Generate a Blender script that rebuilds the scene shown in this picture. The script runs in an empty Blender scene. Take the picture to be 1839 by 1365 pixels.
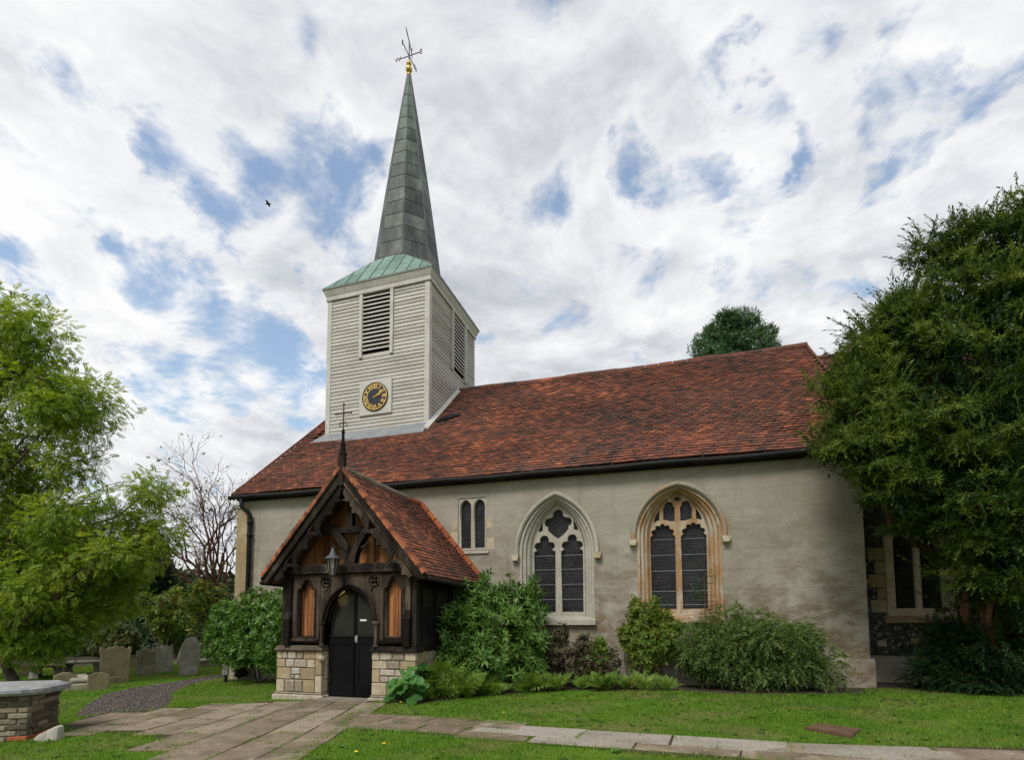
import bpy, bmesh, math, random
import numpy as np
from mathutils import Matrix, Vector
random.seed(7); RNG = np.random.default_rng(11)
SC = bpy.context.scene; COL = SC.collection
pi = math.pi

# ------------------------------------------------------------------ camera
CAM = Vector((11.31, -11.908, 1.519)); F = 959.03; PX, PY = 919.5, 1042.33
RIGHT = Vector((0.96024262, 0.27914841, -0.0032059)); UP = Vector((0.02305839, -0.06786351, 0.99742812))
FWD = Vector((-0.27821291, 0.95784691, 0.07160215))
cd = bpy.data.cameras.new('camera'); cam = bpy.data.objects.new('camera', cd); COL.objects.link(cam)
cam.matrix_world = Matrix(((RIGHT.x, UP.x, -FWD.x, CAM.x), (RIGHT.y, UP.y, -FWD.y, CAM.y), (RIGHT.z, UP.z, -FWD.z, CAM.z), (0, 0, 0, 1)))
cd.sensor_width = 36; cd.lens = F / 1839 * 36; cd.shift_y = (PY - 682.5) / 1839; cd.clip_end = 3000; cd.clip_start = 0.1
SC.camera = cam
def ray(px, py):
    return FWD + RIGHT * ((px - PX) / F) + UP * ((PY - py) / F)
def at(px, py, axis, val):
    d = ray(px, py); i = 'xyz'.index(axis); t = (val - CAM[i]) / d[i]
    return CAM + d * t

# ------------------------------------------------------------------ node helpers
class NT:
    def __init__(s, tree): s.t = tree; s.n = tree.nodes; s.l = tree.links
    def new(s, ty, **kw):
        n = s.n.new(ty)
        for k, v in kw.items(): setattr(n, k, v)
        return n
    def put(s, sock, v):
        if isinstance(v, bpy.types.NodeSocket): s.l.new(v, sock)
        elif v is not None:
            if isinstance(v, (tuple, list)) and len(v) == 3 and sock.type == 'RGBA': v = (*v, 1)
            sock.default_value = v
    def math(s, op, a, b=None, c=None, clamp=False):
        n = s.new('ShaderNodeMath', operation=op, use_clamp=clamp); s.put(n.inputs[0], a)
        if b is not None: s.put(n.inputs[1], b)
        if c is not None: s.put(n.inputs[2], c)
        return n.outputs[0]
    def vmath(s, op, a, b=None):
        n = s.new('ShaderNodeVectorMath', operation=op); s.put(n.inputs[0], a)
        if b is not None: s.put(n.inputs[1], b)
        return n.outputs['Value'] if op in ('DOT_PRODUCT', 'LENGTH') else n.outputs[0]
    def noise(s, vec, scale, detail=4, rough=0.55, dist=0):
        n = s.new('ShaderNodeTexNoise'); s.put(n.inputs['Vector'], vec); s.put(n.inputs['Scale'], scale)
        s.put(n.inputs['Detail'], detail); s.put(n.inputs['Roughness'], rough); s.put(n.inputs['Distortion'], dist)
        return n.outputs['Fac']
    def voro(s, vec, scale, feature='F1', out='Distance'):
        n = s.new('ShaderNodeTexVoronoi', feature=feature); s.put(n.inputs['Vector'], vec); s.put(n.inputs['Scale'], scale)
        return n.outputs[out]
    def ramp(s, fac, stops, interp='LINEAR'):
        n = s.new('ShaderNodeValToRGB'); r = n.color_ramp; r.interpolation = interp
        while len(r.elements) > 1: r.elements.remove(r.elements[0])
        for i, (p, c) in enumerate(stops):
            e = r.elements[0] if i == 0 else r.elements.new(p)
            e.position = p; e.color = (*c, 1) if isinstance(c, tuple) else (c, c, c, 1)
        s.put(n.inputs[0], fac); return n.outputs[0]
    def mix(s, fac, a, b, blend='MIX'):
        n = s.new('ShaderNodeMix', data_type='RGBA', blend_type=blend)
        s.put(n.inputs[0], fac); s.put(n.inputs[6], a); s.put(n.inputs[7], b); return n.outputs[2]
    def map(s, v, a, b, c=0, d=1):
        n = s.new('ShaderNodeMapRange'); s.put(n.inputs[0], v); s.put(n.inputs[1], a); s.put(n.inputs[2], b); s.put(n.inputs[3], c); s.put(n.inputs[4], d)
        return n.outputs[0]
    def scalev(s, vec, sc):
        return s.vmath('MULTIPLY', vec, sc)
    def bump(s, h, strength, dist):
        n = s.new('ShaderNodeBump'); s.put(n.inputs['Strength'], strength); s.put(n.inputs['Distance'], dist); s.put(n.inputs['Height'], h)
        return n.outputs[0]

# ------------------------------------------------------------------ world / sky
SUN_EL, SUN_AZ = math.radians(50), math.radians(192)       # azimuth clockwise from north (+Y)
W = bpy.data.worlds.new('World'); SC.world = W; W.use_nodes = True
nt = NT(W.node_tree); nt.n.clear()
sky = nt.new('ShaderNodeTexSky', sky_type='NISHITA'); sky.sun_disc = False; sky.sun_elevation = SUN_EL; sky.sun_rotation = SUN_AZ
sky.air_density = 1.5; sky.dust_density = 1.4; sky.ozone_density = 1.6
tc = nt.new('ShaderNodeTexCoord'); D = nt.vmath('NORMALIZE', tc.outputs['Generated'])
sx = nt.new('ShaderNodeSeparateXYZ'); nt.put(sx.inputs[0], D)
den = nt.math('ADD', nt.math('MAXIMUM', sx.outputs[2], 0.0), 0.22)
cx_ = nt.new('ShaderNodeCombineXYZ'); nt.put(cx_.inputs[0], nt.math('DIVIDE', sx.outputs[0], den)); nt.put(cx_.inputs[1], nt.math('DIVIDE', sx.outputs[1], den))
P = cx_.outputs[0]
wn = nt.new('ShaderNodeTexNoise'); nt.put(wn.inputs['Vector'], P); wn.inputs['Scale'].default_value = 2.0; wn.inputs['Detail'].default_value = 4
warp = nt.vmath('MULTIPLY', nt.vmath('SUBTRACT', wn.outputs['Color'], (0.5, 0.5, 0.5)), (0.30, 0.30, 0.30))
PW = nt.vmath('ADD', P, warp)
n1 = nt.noise(PW, 3.9, 10, 0.56); n2 = nt.noise(PW, 8.0, 9, 0.6)
n1b = nt.noise(nt.vmath('ADD', PW, (0.02, -0.075, 0)), 3.9, 5, 0.56)      # same field a step towards the sun: gives the puffs a lit side
wn2 = nt.new('ShaderNodeTexNoise'); nt.put(wn2.inputs['Vector'], P); wn2.inputs['Scale'].default_value = 4.2; wn2.inputs['Detail'].default_value = 7; wn2.inputs['Roughness'].default_value = 0.62
DW = nt.vmath('NORMALIZE', nt.vmath('ADD', D, nt.vmath('MULTIPLY', nt.vmath('SUBTRACT', wn2.outputs['Color'], (0.5, 0.5, 0.5)), (0.34, 0.34, 0.28))))
gap = None
for px, py, r, a in [(150, 205, 60, .8), (340, 290, 55, .8), (480, 335, 75, 1), (565, 335, 80, 1), (650, 385, 75, 1), (700, 310, 55, .8), (375, 560, 80, 1), (445, 610, 85, 1), (480, 660, 55, .9),
                     (310, 690, 60, .9), (420, 700, 45, .9), (540, 695, 55, 1), (40, 455, 60, .9), (110, 480, 45, .7), (20, 530, 35, .7), (870, 300, 60, .65), (1000, 370, 60, .6), (860, 375, 60, .65), (1140, 265, 36, .8),
                     (1240, 320, 55, .75), (1190, 365, 40, .7), (1290, 115, 42, .85), (1640, 215, 90, 1.1), (1690, 165, 62, 1.1), (1590, 250, 45, 1), (1790, 125, 45, .8), (1415, 280, 28, .6), (1330, 470, 45, .6), (1050, 460, 40, .5), (130, 545, 40, .7), (1510, 545, 35, .55), (220, 600, 30, .6), (75, 650, 30, .5)]:
    d = ray(px, py).normalized(); ang = 0.9 * r / F * (ray(px, py).length ** -1.3)
    dp = nt.vmath('DOT_PRODUCT', DW, tuple(d))
    m = nt.map(dp, math.cos(ang * 1.9), 1.0, 0.0, a)
    m.node.clamp = True
    gap = m if gap is None else nt.math('MAXIMUM', gap, m)
# patches of blue continue at random in the rest of the sky
nr = nt.noise(P, 0.9, 2, 0.5)
rest = nt.math('MULTIPLY', nt.map(nr, 0.56, 0.70, 0, 1), nt.map(nt.vmath('DOT_PRODUCT', D, tuple(ray(919, 560).normalized())), 0.62, 0.70, 1, 0))
gap = nt.math('MAXIMUM', gap, rest)
brk = nt.math('ADD', nt.math('MULTIPLY', nt.math('SUBTRACT', n1, 0.5), 3.6), nt.math('MULTIPLY', nt.math('SUBTRACT', n2, 0.5), 2.6))
dens = nt.math('SUBTRACT', gap, brk)
blue = nt.map(dens, 0.30, 1.30, 0, 0.92); blue.node.interpolation_type = 'SMOOTHSTEP'
thin = nt.map(nt.noise(PW, 3.0, 7, 0.6), 0.54, 0.85, 0, 0.12)
blue = nt.math('MAXIMUM', blue, thin)
big = nt.noise(P, 0.75, 4, 0.5)
sh = nt.math('ADD', nt.math('MULTIPLY', big, 0.55), nt.math('MULTIPLY', nt.noise(PW, 1.6, 7, 0.5), 0.35))
sh = nt.math('ADD', sh, nt.math('MULTIPLY', nt.math('SUBTRACT', n1, n1b), 0.75))
sh = nt.math('ADD', sh, nt.math('MULTIPLY', nt.map(dens, -0.6, 0.5, 0, 1), 0.11))
cloud = nt.ramp(sh, [(0.30, (0.50, 0.525, 0.575)), (0.43, (0.68, 0.70, 0.74)), (0.53, (0.86, 0.87, 0.895)), (0.64, (1.0, 1.0, 1.0))])
bs = nt.new('ShaderNodeBackground'); nt.put(bs.inputs[0], sky.outputs[0]); bs.inputs[1].default_value = 0.15
bc = nt.new('ShaderNodeBackground'); nt.put(bc.inputs[0], cloud); bc.inputs[1].default_value = 0.80
ms = nt.new('ShaderNodeMixShader'); nt.put(ms.inputs[0], blue); nt.l.new(bc.outputs[0], ms.inputs[1]); nt.l.new(bs.outputs[0], ms.inputs[2])
wo = nt.new('ShaderNodeOutputWorld'); nt.l.new(ms.outputs[0], wo.inputs[0])
sl = bpy.data.lights.new('sun', 'SUN'); sl.energy = 2.3; sl.angle = math.radians(18); sl.color = (1.0, 0.95, 0.87)
so = bpy.data.objects.new('sun', sl); COL.objects.link(so)
sd = Vector((math.sin(SUN_AZ) * math.cos(SUN_EL), math.cos(SUN_AZ) * math.cos(SUN_EL), math.sin(SUN_EL)))
so.rotation_euler = sd.to_track_quat('Z', 'Y').to_euler(); so.location = (0, -30, 30)
SC.view_settings.view_transform = 'Standard'; SC.view_settings.look = 'None'; SC.view_settings.exposure = 0.3; SC.view_settings.gamma = 1.0

# ------------------------------------------------------------------ materials
def base_mat(name):
    m = bpy.data.materials.new(name); m.use_nodes = True; t = NT(m.node_tree)
    b = t.n['Principled BSDF']; g = t.new('ShaderNodeNewGeometry'); oi = t.new('ShaderNodeObjectInfo')
    wnz = t.new('ShaderNodeTexWhiteNoise', noise_dimensions='2D'); cv = t.new('ShaderNodeCombineXYZ')
    t.put(cv.inputs[0], oi.outputs['Random']); t.put(cv.inputs[1], g.outputs['Random Per Island']); t.put(wnz.inputs['Vector'], cv.outputs[0])
    return m, t, b, g.outputs['Position'], wnz.outputs['Value']
def rough_mat(name, cols, scale=2.0, rough=0.9, bump=0.4, bdist=0.01, bscale=30, rnd=0.25, spots=None, stain=None, aniso=(1, 1, 1), spec=0.3, metallic=0.0, detail=6):
    m, t, b, pos, rv = base_mat(name)
    v = t.scalev(pos, aniso)
    f = t.noise(v, scale, detail, 0.6)
    f = t.math('ADD', f, t.math('MULTIPLY', t.math('SUBTRACT', rv, 0.5), rnd))
    n = len(cols)
    c = t.ramp(f, [(0.3 + 0.4 * i / max(1, n - 1), col) for i, col in enumerate(cols)])
    fine = t.noise(v, bscale, 6, 0.65)
    c = t.mix(1.0, c, t.ramp(fine, [(0.25, 0.62), (0.6, 1.0), (0.85, 1.12)]), 'MULTIPLY')
    for s in (spots or []):
        k = t.noise(pos, s[1], 5, 0.6); k = t.map(k, s[2], s[2] + s[3], 0, s[4]); c = t.mix(k, c, s[0])
    for s in (stain or []):      # stretched down the wall
        k = t.noise(t.scalev(pos, (1, 1, 0.16)), s[1], 5, 0.6); k = t.map(k, s[2], s[2] + s[3], 0, s[4]); c = t.mix(k, c, s[0])
    t.put(b.inputs['Base Color'], c); b.inputs['Roughness'].default_value = rough; b.inputs['Specular IOR Level'].default_value = spec; b.inputs['Metallic'].default_value = metallic
    t.put(b.inputs['Normal'], t.bump(fine, bump, bdist))
    return m
def leaf_mat(name, cols, trans=0.35, rough=0.5, spec=0.35, cl=1.2, gain=1.0, wr=.6, wc=.55, off=.08):
    m, t, b, pos, rv = base_mat(name)
    f = t.math('ADD', t.math('MULTIPLY', rv, wr), t.math('MULTIPLY', t.noise(pos, cl, 3, 0.5), wc))
    f = t.math('SUBTRACT', f, off)
    n = len(cols)
    c = t.ramp(f, [(0.1 + 0.75 * i / max(1, n - 1), tuple(x * gain for x in col)) for i, col in enumerate(cols)])
    if name == 'grass_blades':
        pn = t.noise(pos, 0.8, 6, 0.65); c = t.mix(t.map(pn, 0.48, 0.64, 0, 0.6), c, (0.24, 0.245, 0.08)); pn2 = t.noise(pos, 2.6, 5, 0.6); c = t.mix(t.map(pn2, 0.54, 0.66, 0, 0.65), c, (0.055, 0.13, 0.014))
    t.put(b.inputs['Base Color'], c); b.inputs['Roughness'].default_value = rough; b.inputs['Specular IOR Level'].default_value = spec
    tr = t.new('ShaderNodeBsdfTranslucent'); t.put(tr.inputs[0], t.mix(1.0, c, (1.25, 1.2, 0.6), 'MULTIPLY'))
    mx = t.new('ShaderNodeMixShader'); mx.inputs[0].default_value = trans
    t.l.new(b.outputs[0], mx.inputs[1]); t.l.new(tr.outputs[0], mx.inputs[2]); t.l.new(mx.outputs[0], t.n['Material Output'].inputs[0])
    return m
MT = {}
MT['asphalt_black'] = rough_mat('black_paint', [(0.005, 0.005, 0.006), (0.009, 0.009, 0.010)], 3, 0.6, 0.15, 0.003, 20, 0.2, spec=0.06)
MT['iron'] = rough_mat('black_iron', [(0.007, 0.007, 0.008), (0.018, 0.017, 0.016)], 6, 0.65, 0.2, 0.003, 40, 0.2, spec=0.18)
MT['oak'] = rough_mat('weathered_oak', [(0.007, 0.005, 0.004), (0.017, 0.013, 0.010), (0.040, 0.030, 0.022), (0.11, 0.085, 0.062)], 3.4, 0.88, 0.8, 0.010, 26, 0.45, aniso=(1, 1, 0.35), spec=0.15)
MT['oak_dark'] = rough_mat('dark_oak', [(0.006, 0.005, 0.004), (0.014, 0.011, 0.009), (0.035, 0.027, 0.021)], 3.0, 0.88, 0.6, 0.008, 26, 0.25, aniso=(1, 1, 0.4), spec=0.15)
MT['oak_mid'] = rough_mat('brown_black_oak', [(0.006, 0.005, 0.004), (0.018, 0.013, 0.010), (0.036, 0.027, 0.019), (0.08, 0.06, 0.044)], 4.0, 0.88, 0.8, 0.010, 26, 0.3, aniso=(1, 1, 0.35), spec=0.12)
MT['plank'] = rough_mat('orange_brown_boards', [(0.13, 0.050, 0.018), (0.33, 0.13, 0.042), (0.48, 0.22, 0.085)], 3.5, 0.7, 0.5, 0.006, 40, 0.4, aniso=(3, 3, 0.18), stain=[((0.05, 0.022, 0.010), 7, 0.55, 0.2, 0.8)])
MT['white_board'] = rough_mat('white_weatherboard', [(0.36, 0.335, 0.295), (0.45, 0.43, 0.395), (0.51, 0.495, 0.465)], 1.2, 0.7, 0.25, 0.004, 18, 0.30, aniso=(0.6, 0.6, 3), stain=[((0.42, 0.33, 0.22), 1.4, 0.60, 0.2, 0.45)], spots=[((0.30, 0.25, 0.19), 9, 0.72, 0.06, 0.6)])
MT['white_trim'] = rough_mat('white_painted_trim', [(0.43, 0.405, 0.37), (0.54, 0.525, 0.495)], 1.5, 0.65, 0.2, 0.003, 18, 0.25, stain=[((0.40, 0.32, 0.22), 2.0, 0.60, 0.2, 0.4)])
MT['louvre_dark'] = rough_mat('dark_void', [(0.006, 0.006, 0.006), (0.01, 0.009, 0.008)], 3, 0.95, 0.1)
MT['lead'] = rough_mat('grey_lead', [(0.16, 0.17, 0.185), (0.24, 0.25, 0.265)], 2.5, 0.6, 0.3, 0.006, 14, 0.2, spec=0.4)
MT['copper_green'] = rough_mat('green_copper', [(0.11, 0.195, 0.162), (0.16, 0.265, 0.225), (0.21, 0.325, 0.28)], 2.2, 0.65, 0.25, 0.006, 12, 0.35, stain=[((0.13, 0.17, 0.14), 2.5, 0.58, 0.15, 0.5)])
def spire_material():
    m, t, b, pos, rv = base_mat('weathered_copper_spire')
    sp = t.new('ShaderNodeSeparateXYZ'); t.put(sp.inputs[0], pos)
    f = t.noise(t.scalev(pos, (1, 1, 0.35)), 2.4, 7, 0.65); f = t.math('ADD', f, t.math('MULTIPLY', t.math('SUBTRACT', rv, 0.5), 0.22))
    lo = t.ramp(f, [(0.30, (0.022, 0.026, 0.028)), (0.48, (0.060, 0.068, 0.068)), (0.70, (0.15, 0.165, 0.152))])
    hi = t.ramp(f, [(0.30, (0.045, 0.060, 0.054)), (0.5, (0.080, 0.108, 0.094)), (0.72, (0.135, 0.18, 0.155))])
    k = t.math('ADD', t.map(sp.outputs[2], 15.8, 20.6, 0, 1), t.math('MULTIPLY', t.math('SUBTRACT', t.noise(pos, 1.3, 3), 0.5), 0.8), clamp=True)
    c = t.mix(k, lo, hi)
    fine = t.noise(pos, 16, 6, 0.65); c = t.mix(1.0, c, t.ramp(fine, [(0.25, 0.72), (0.7, 1.08)]), 'MULTIPLY')
    t.put(b.inputs['Base Color'], c); b.inputs['Roughness'].default_value = 0.6; b.inputs['Specular IOR Level'].default_value = 0.35
    t.put(b.inputs['Normal'], t.bump(fine, 0.25, 0.006)); return m
MT['spire'] = spire_material()
MT['spire_dark'] = rough_mat('dark_seam_lead', [(0.03, 0.04, 0.036), (0.06, 0.08, 0.068)], 3, 0.7, 0.2)
MT['gold'] = rough_mat('gold_leaf', [(0.55, 0.36, 0.08), (0.75, 0.52, 0.16)], 12, 0.4, 0.15, 0.002, 40, 0.2, metallic=0.6, spec=0.5)
MT['clock_blue'] = rough_mat('blue_black_dial', [(0.012, 0.014, 0.026), (0.026, 0.028, 0.048)], 6, 0.5, 0.05)
MT['vane'] = rough_mat('tarnished_bronze', [(0.07, 0.045, 0.035), (0.16, 0.10, 0.07)], 8, 0.5, 0.1, metallic=0.4)
MT['stone_pale'] = rough_mat('pale_limestone', [(0.33, 0.305, 0.25), (0.41, 0.385, 0.325), (0.48, 0.455, 0.395)], 1.8, 0.9, 0.3, 0.006, 30, 0.15, spots=[((0.22, 0.20, 0.15), 6, 0.62, 0.12, 0.5)])
MT['stone_orange'] = rough_mat('orange_stained_limestone', [(0.27, 0.165, 0.085), (0.37, 0.215, 0.105), (0.42, 0.30, 0.19)], 1.8, 0.9, 0.5, 0.008, 30, 0.2, stain=[((0.43, 0.39, 0.31), 5.0, 0.50, 0.14, 0.8)], spots=[((0.36, 0.33, 0.26), 3.0, 0.52, 0.12, 0.7)])
MT['stone_hood'] = rough_mat('weathered_hood_stone', [(0.24, 0.215, 0.165), (0.32, 0.29, 0.23), (0.38, 0.35, 0.285)], 1.5, 0.9, 0.4, 0.008, 30, 0.2, spots=[((0.33, 0.20, 0.10), 1.1, 0.50, 0.12, 0.7)])
MT['stone_block'] = rough_mat('honey_limestone_block', [(0.30, 0.23, 0.13), (0.40, 0.325, 0.20), (0.46, 0.40, 0.29)], 2.2, 0.9, 0.6, 0.015, 22, 0.7, spots=[((0.16, 0.135, 0.095), 5, 0.60, 0.12, 0.55), ((0.42, 0.25, 0.10), 2.5, 0.60, 0.12, 0.5)])
MT['stone_rubble'] = rough_mat('grey_rubble_stone', [(0.27, 0.23, 0.165), (0.37, 0.325, 0.245), (0.44, 0.405, 0.33)], 3.5, 0.95, 1.0, 0.03, 14, 0.6, spots=[((0.14, 0.12, 0.09), 6, 0.60, 0.12, 0.6)])
MT['mortar'] = rough_mat('mortar', [(0.17, 0.145, 0.105), (0.25, 0.215, 0.165)], 5, 0.95, 0.7, 0.01, 40)
MT['flint'] = rough_mat('flint', [(0.035, 0.034, 0.032), (0.10, 0.095, 0.085), (0.22, 0.205, 0.175)], 14, 0.55, 0.5, 0.01, 40, 1.2, spec=0.5)
MT['headstone_olive'] = rough_mat('olive_lichened_stone', [(0.115, 0.10, 0.05), (0.185, 0.16, 0.085), (0.25, 0.225, 0.135)], 2.5, 0.95, 0.6, 0.01, 30, 0.2, spots=[((0.10, 0.11, 0.05), 5, 0.58, 0.1, 0.6)], stain=[((0.10, 0.09, 0.05), 8, 0.55, 0.15, 0.6)])
MT['headstone_grey'] = rough_mat('grey_headstone', [(0.22, 0.21, 0.17), (0.33, 0.315, 0.265), (0.44, 0.425, 0.375)], 3.5, 0.95, 0.6, 0.01, 30, 0.25, spots=[((0.13, 0.13, 0.08), 5, 0.60, 0.1, 0.6)], stain=[((0.14, 0.13, 0.09), 8, 0.58, 0.15, 0.6)])
MT['headstone_mid'] = rough_mat('brown_headstone', [(0.19, 0.17, 0.11), (0.29, 0.265, 0.185), (0.37, 0.345, 0.26)], 2.5, 0.95, 0.6, 0.01, 30, 0.25, stain=[((0.10, 0.095, 0.055), 8, 0.55, 0.15, 0.6)])
MT['ledger'] = rough_mat('lichened_slab', [(0.20, 0.205, 0.215), (0.28, 0.285, 0.29), (0.40, 0.40, 0.385)], 7, 0.9, 0.7, 0.01, 40, 0.1, spots=[((0.50, 0.48, 0.42), 22, 0.60, 0.06, 0.8), ((0.10, 0.10, 0.09), 14, 0.63, 0.06, 0.6)])
MT['tomb_brick'] = rough_mat('weathered_tomb_brick', [(0.105, 0.085, 0.06), (0.195, 0.165, 0.115), (0.29, 0.255, 0.18)], 3, 0.95, 1.0, 0.02, 24, 1.1, spots=[((0.055, 0.048, 0.045), 7, 0.60, 0.1, 0.7), ((0.21, 0.215, 0.12), 6, 0.62, 0.1, 0.5)])
MT['red_brick'] = rough_mat('red_brick', [(0.30, 0.085, 0.035), (0.42, 0.13, 0.055)], 4, 0.9, 0.8, 0.015, 24, 0.5)
MT['red_tile'] = rough_mat('orange_red_tile_edge', [(0.15, 0.055, 0.032), (0.28, 0.090, 0.045), (0.38, 0.13, 0.06)], 5, 0.9, 0.6, 0.01, 30, 0.9)
MT['flag'] = rough_mat('flagstone', [(0.165, 0.125, 0.085), (0.235, 0.185, 0.13), (0.30, 0.245, 0.18)], 1.6, 0.9, 0.7, 0.012, 26, 0.45, spots=[((0.10, 0.080, 0.055), 2.6, 0.52, 0.12, 0.7), ((0.34, 0.29, 0.22), 7, 0.60, 0.08, 0.6), ((0.10, 0.11, 0.05), 1.7, 0.58, 0.1, 0.5)])
MT['flag_pale'] = rough_mat('pale_flagstone', [(0.21, 0.185, 0.145), (0.28, 0.25, 0.205), (0.33, 0.30, 0.25)], 2.0, 0.9, 0.5, 0.008, 26, 0.4, spots=[((0.15, 0.13, 0.10), 6, 0.62, 0.12, 0.6)])
MT['gravel'] = rough_mat('gravel', [(0.075, 0.06, 0.052), (0.13, 0.105, 0.09), (0.23, 0.20, 0.175)], 6, 0.9, 0.4, 0.01, 40, 1.1)
MT['soil'] = rough_mat('soil', [(0.035, 0.026, 0.016), (0.075, 0.058, 0.038)], 6, 0.95, 0.8, 0.02, 26)
MT['rust'] = rough_mat('rusty_cover', [(0.10, 0.055, 0.032), (0.16, 0.095, 0.06)], 8, 0.9, 0.5, 0.006, 40, 0.2)
MT['bark'] = rough_mat('grey_brown_bark', [(0.045, 0.035, 0.026), (0.095, 0.076, 0.058), (0.15, 0.125, 0.10)], 5, 0.95, 1.0, 0.03, 22, 0.2, aniso=(1, 1, 0.25))
MT['bark_red'] = rough_mat('red_yew_bark', [(0.09, 0.038, 0.024), (0.18, 0.082, 0.052), (0.26, 0.14, 0.10)], 5, 0.95, 1.0, 0.03, 20, 0.2, aniso=(1, 1, 0.22))
MT['bark_twig'] = rough_mat('red_brown_twig', [(0.085, 0.038, 0.026), (0.16, 0.078, 0.054)], 4, 0.9, 0.5, 0.01, 20, 0.3)
MT['sign_white'] = rough_mat('white_sign', [(0.68, 0.68, 0.68), (0.78, 0.78, 0.78)], 3, 0.5, 0.05)
MT['sign_red'] = rough_mat('red_ring', [(0.55, 0.05, 0.05), (0.6, 0.07, 0.06)], 3, 0.5, 0.05)
MT['steel'] = rough_mat('pewter', [(0.07, 0.078, 0.088), (0.12, 0.13, 0.145)], 4, 0.55, 0.1, metallic=0.1)
MT['chrome'] = rough_mat('handle_metal', [(0.5, 0.48, 0.46), (0.65, 0.63, 0.62)], 4, 0.35, 0.1, metallic=0.5)
MT['yew'] = leaf_mat('yew_needles', [(0.018, 0.040, 0.007), (0.044, 0.082, 0.012), (0.105, 0.15, 0.019), (0.25, 0.28, 0.038)], 0.22, 0.6, 0.2, 2.1, wr=.40, wc=1.25, off=.34)  # pale ramp end holds young tips and painted highlights on the clumps
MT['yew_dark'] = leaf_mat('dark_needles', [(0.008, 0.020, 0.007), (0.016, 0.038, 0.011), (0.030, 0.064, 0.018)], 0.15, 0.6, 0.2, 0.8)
MT['rowan'] = leaf_mat('pinnate_leaves', [(0.085, 0.150, 0.018), (0.155, 0.245, 0.028), (0.25, 0.34, 0.04), (0.40, 0.42, 0.06)], 0.52, 0.5, 0.3, 0.7)
MT['laurel'] = leaf_mat('laurel_leaves', [(0.024, 0.070, 0.014), (0.060, 0.140, 0.024), (0.110, 0.215, 0.038), (0.18, 0.285, 0.055)], 0.3, 0.45, 0.3, 1.6)
MT['small_leaf'] = leaf_mat('fresh_small_leaves', [(0.035, 0.095, 0.014), (0.075, 0.165, 0.022), (0.12, 0.235, 0.032)], 0.35, 0.45, 0.4, 1.5)
MT['yellow_green'] = leaf_mat('yellow_green_leaves', [(0.06, 0.12, 0.018), (0.12, 0.19, 0.025), (0.24, 0.25, 0.035)], 0.38, 0.5, 0.35, 1.5)
MT['fern'] = leaf_mat('fern_fronds', [(0.085, 0.175, 0.026), (0.15, 0.255, 0.038), (0.25, 0.325, 0.05)], 0.38, 0.55, 0.3, 1.8)
MT['round_leaf'] = leaf_mat('large_round_leaves', [(0.035, 0.12, 0.022), (0.060, 0.18, 0.034), (0.10, 0.235, 0.05)], 0.3, 0.45, 0.4, 2.0)
MT['dead_leaf'] = leaf_mat('withered_leaves', [(0.035, 0.020, 0.022), (0.07, 0.042, 0.036), (0.11, 0.10, 0.05), (0.06, 0.10, 0.035)], 0.2, 0.7, 0.2, 2.0)
MT['cotoneaster'] = leaf_mat('drooping_dull_leaves', [(0.040, 0.080, 0.022), (0.085, 0.145, 0.036), (0.145, 0.215, 0.056), (0.23, 0.27, 0.09)], 0.3, 0.5, 0.3, 2.2)
MT['hedge'] = leaf_mat('hedge_leaves', [(0.012, 0.030, 0.012), (0.025, 0.055, 0.020), (0.05, 0.09, 0.03)], 0.2, 0.55, 0.3, 0.6)
MT['brown_shrub'] = leaf_mat('brown_green_leaves', [(0.045, 0.065, 0.018), (0.085, 0.11, 0.03), (0.15, 0.15, 0.045)], 0.3, 0.55, 0.3, 1.2)
MT['chestnut'] = leaf_mat('yellowing_big_leaves', [(0.035, 0.085, 0.018), (0.075, 0.14, 0.026), (0.15, 0.19, 0.032), (0.34, 0.29, 0.04)], 0.4, 0.5, 0.3, 1.0)
MT['blue_conifer'] = leaf_mat('blue_green_conifer', [(0.025, 0.066, 0.024), (0.050, 0.115, 0.042), (0.090, 0.17, 0.062)], 0.25, 0.5, 0.3, 0.6)
MT['grass'] = leaf_mat('grass_blades', [(0.050, 0.140, 0.008), (0.090, 0.215, 0.012), (0.145, 0.285, 0.020), (0.25, 0.29, 0.055)], 0.4, 0.55, 0.3, 0.55)
MT['petal'] = rough_mat('yellow_petal', [(0.75, 0.52, 0.03), (0.8, 0.6, 0.06)], 3, 0.6, 0.05)

def tile_material():
    m, t, b, pos, rv = base_mat('clay_roof_tile')
    cl = t.noise(pos, 0.55, 4, 0.6); pt = t.noise(pos, 3.0, 4, 0.6)
    f = t.math('ADD', t.math('MULTIPLY', rv, 0.44), t.math('ADD', t.math('MULTIPLY', cl, 0.85), t.math('SUBTRACT', t.math('MULTIPLY', pt, 0.42), 0.20)))
    c = t.ramp(f, [(0.36, (0.042, 0.030, 0.027)), (0.50, (0.105, 0.047, 0.035)), (0.68, (0.155, 0.058, 0.039)), (0.84, (0.22, 0.074, 0.043)), (0.98, (0.37, 0.125, 0.060))])
    g = t.noise(pos, 9, 5, 0.65); c = t.mix(t.map(t.math('ADD', g, t.math('MULTIPLY', t.math('SUBTRACT', t.noise(pos, 0.35, 3), 0.5), 0.5)), 0.55, 0.70, 0, 0.6), c, (0.115, 0.098, 0.075))
    fine = t.noise(pos, 34, 5, 0.65); c = t.mix(1.0, c, t.ramp(fine, [(0.25, 0.55), (0.75, 1.15)]), 'MULTIPLY')
    t.put(b.inputs['Base Color'], c); b.inputs['Roughness'].default_value = 0.85; b.inputs['Specular IOR Level'].default_value = 0.25
    t.put(b.inputs['Normal'], t.bump(fine, 0.6, 0.008)); return m
MT['tile'] = tile_material()

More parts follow.
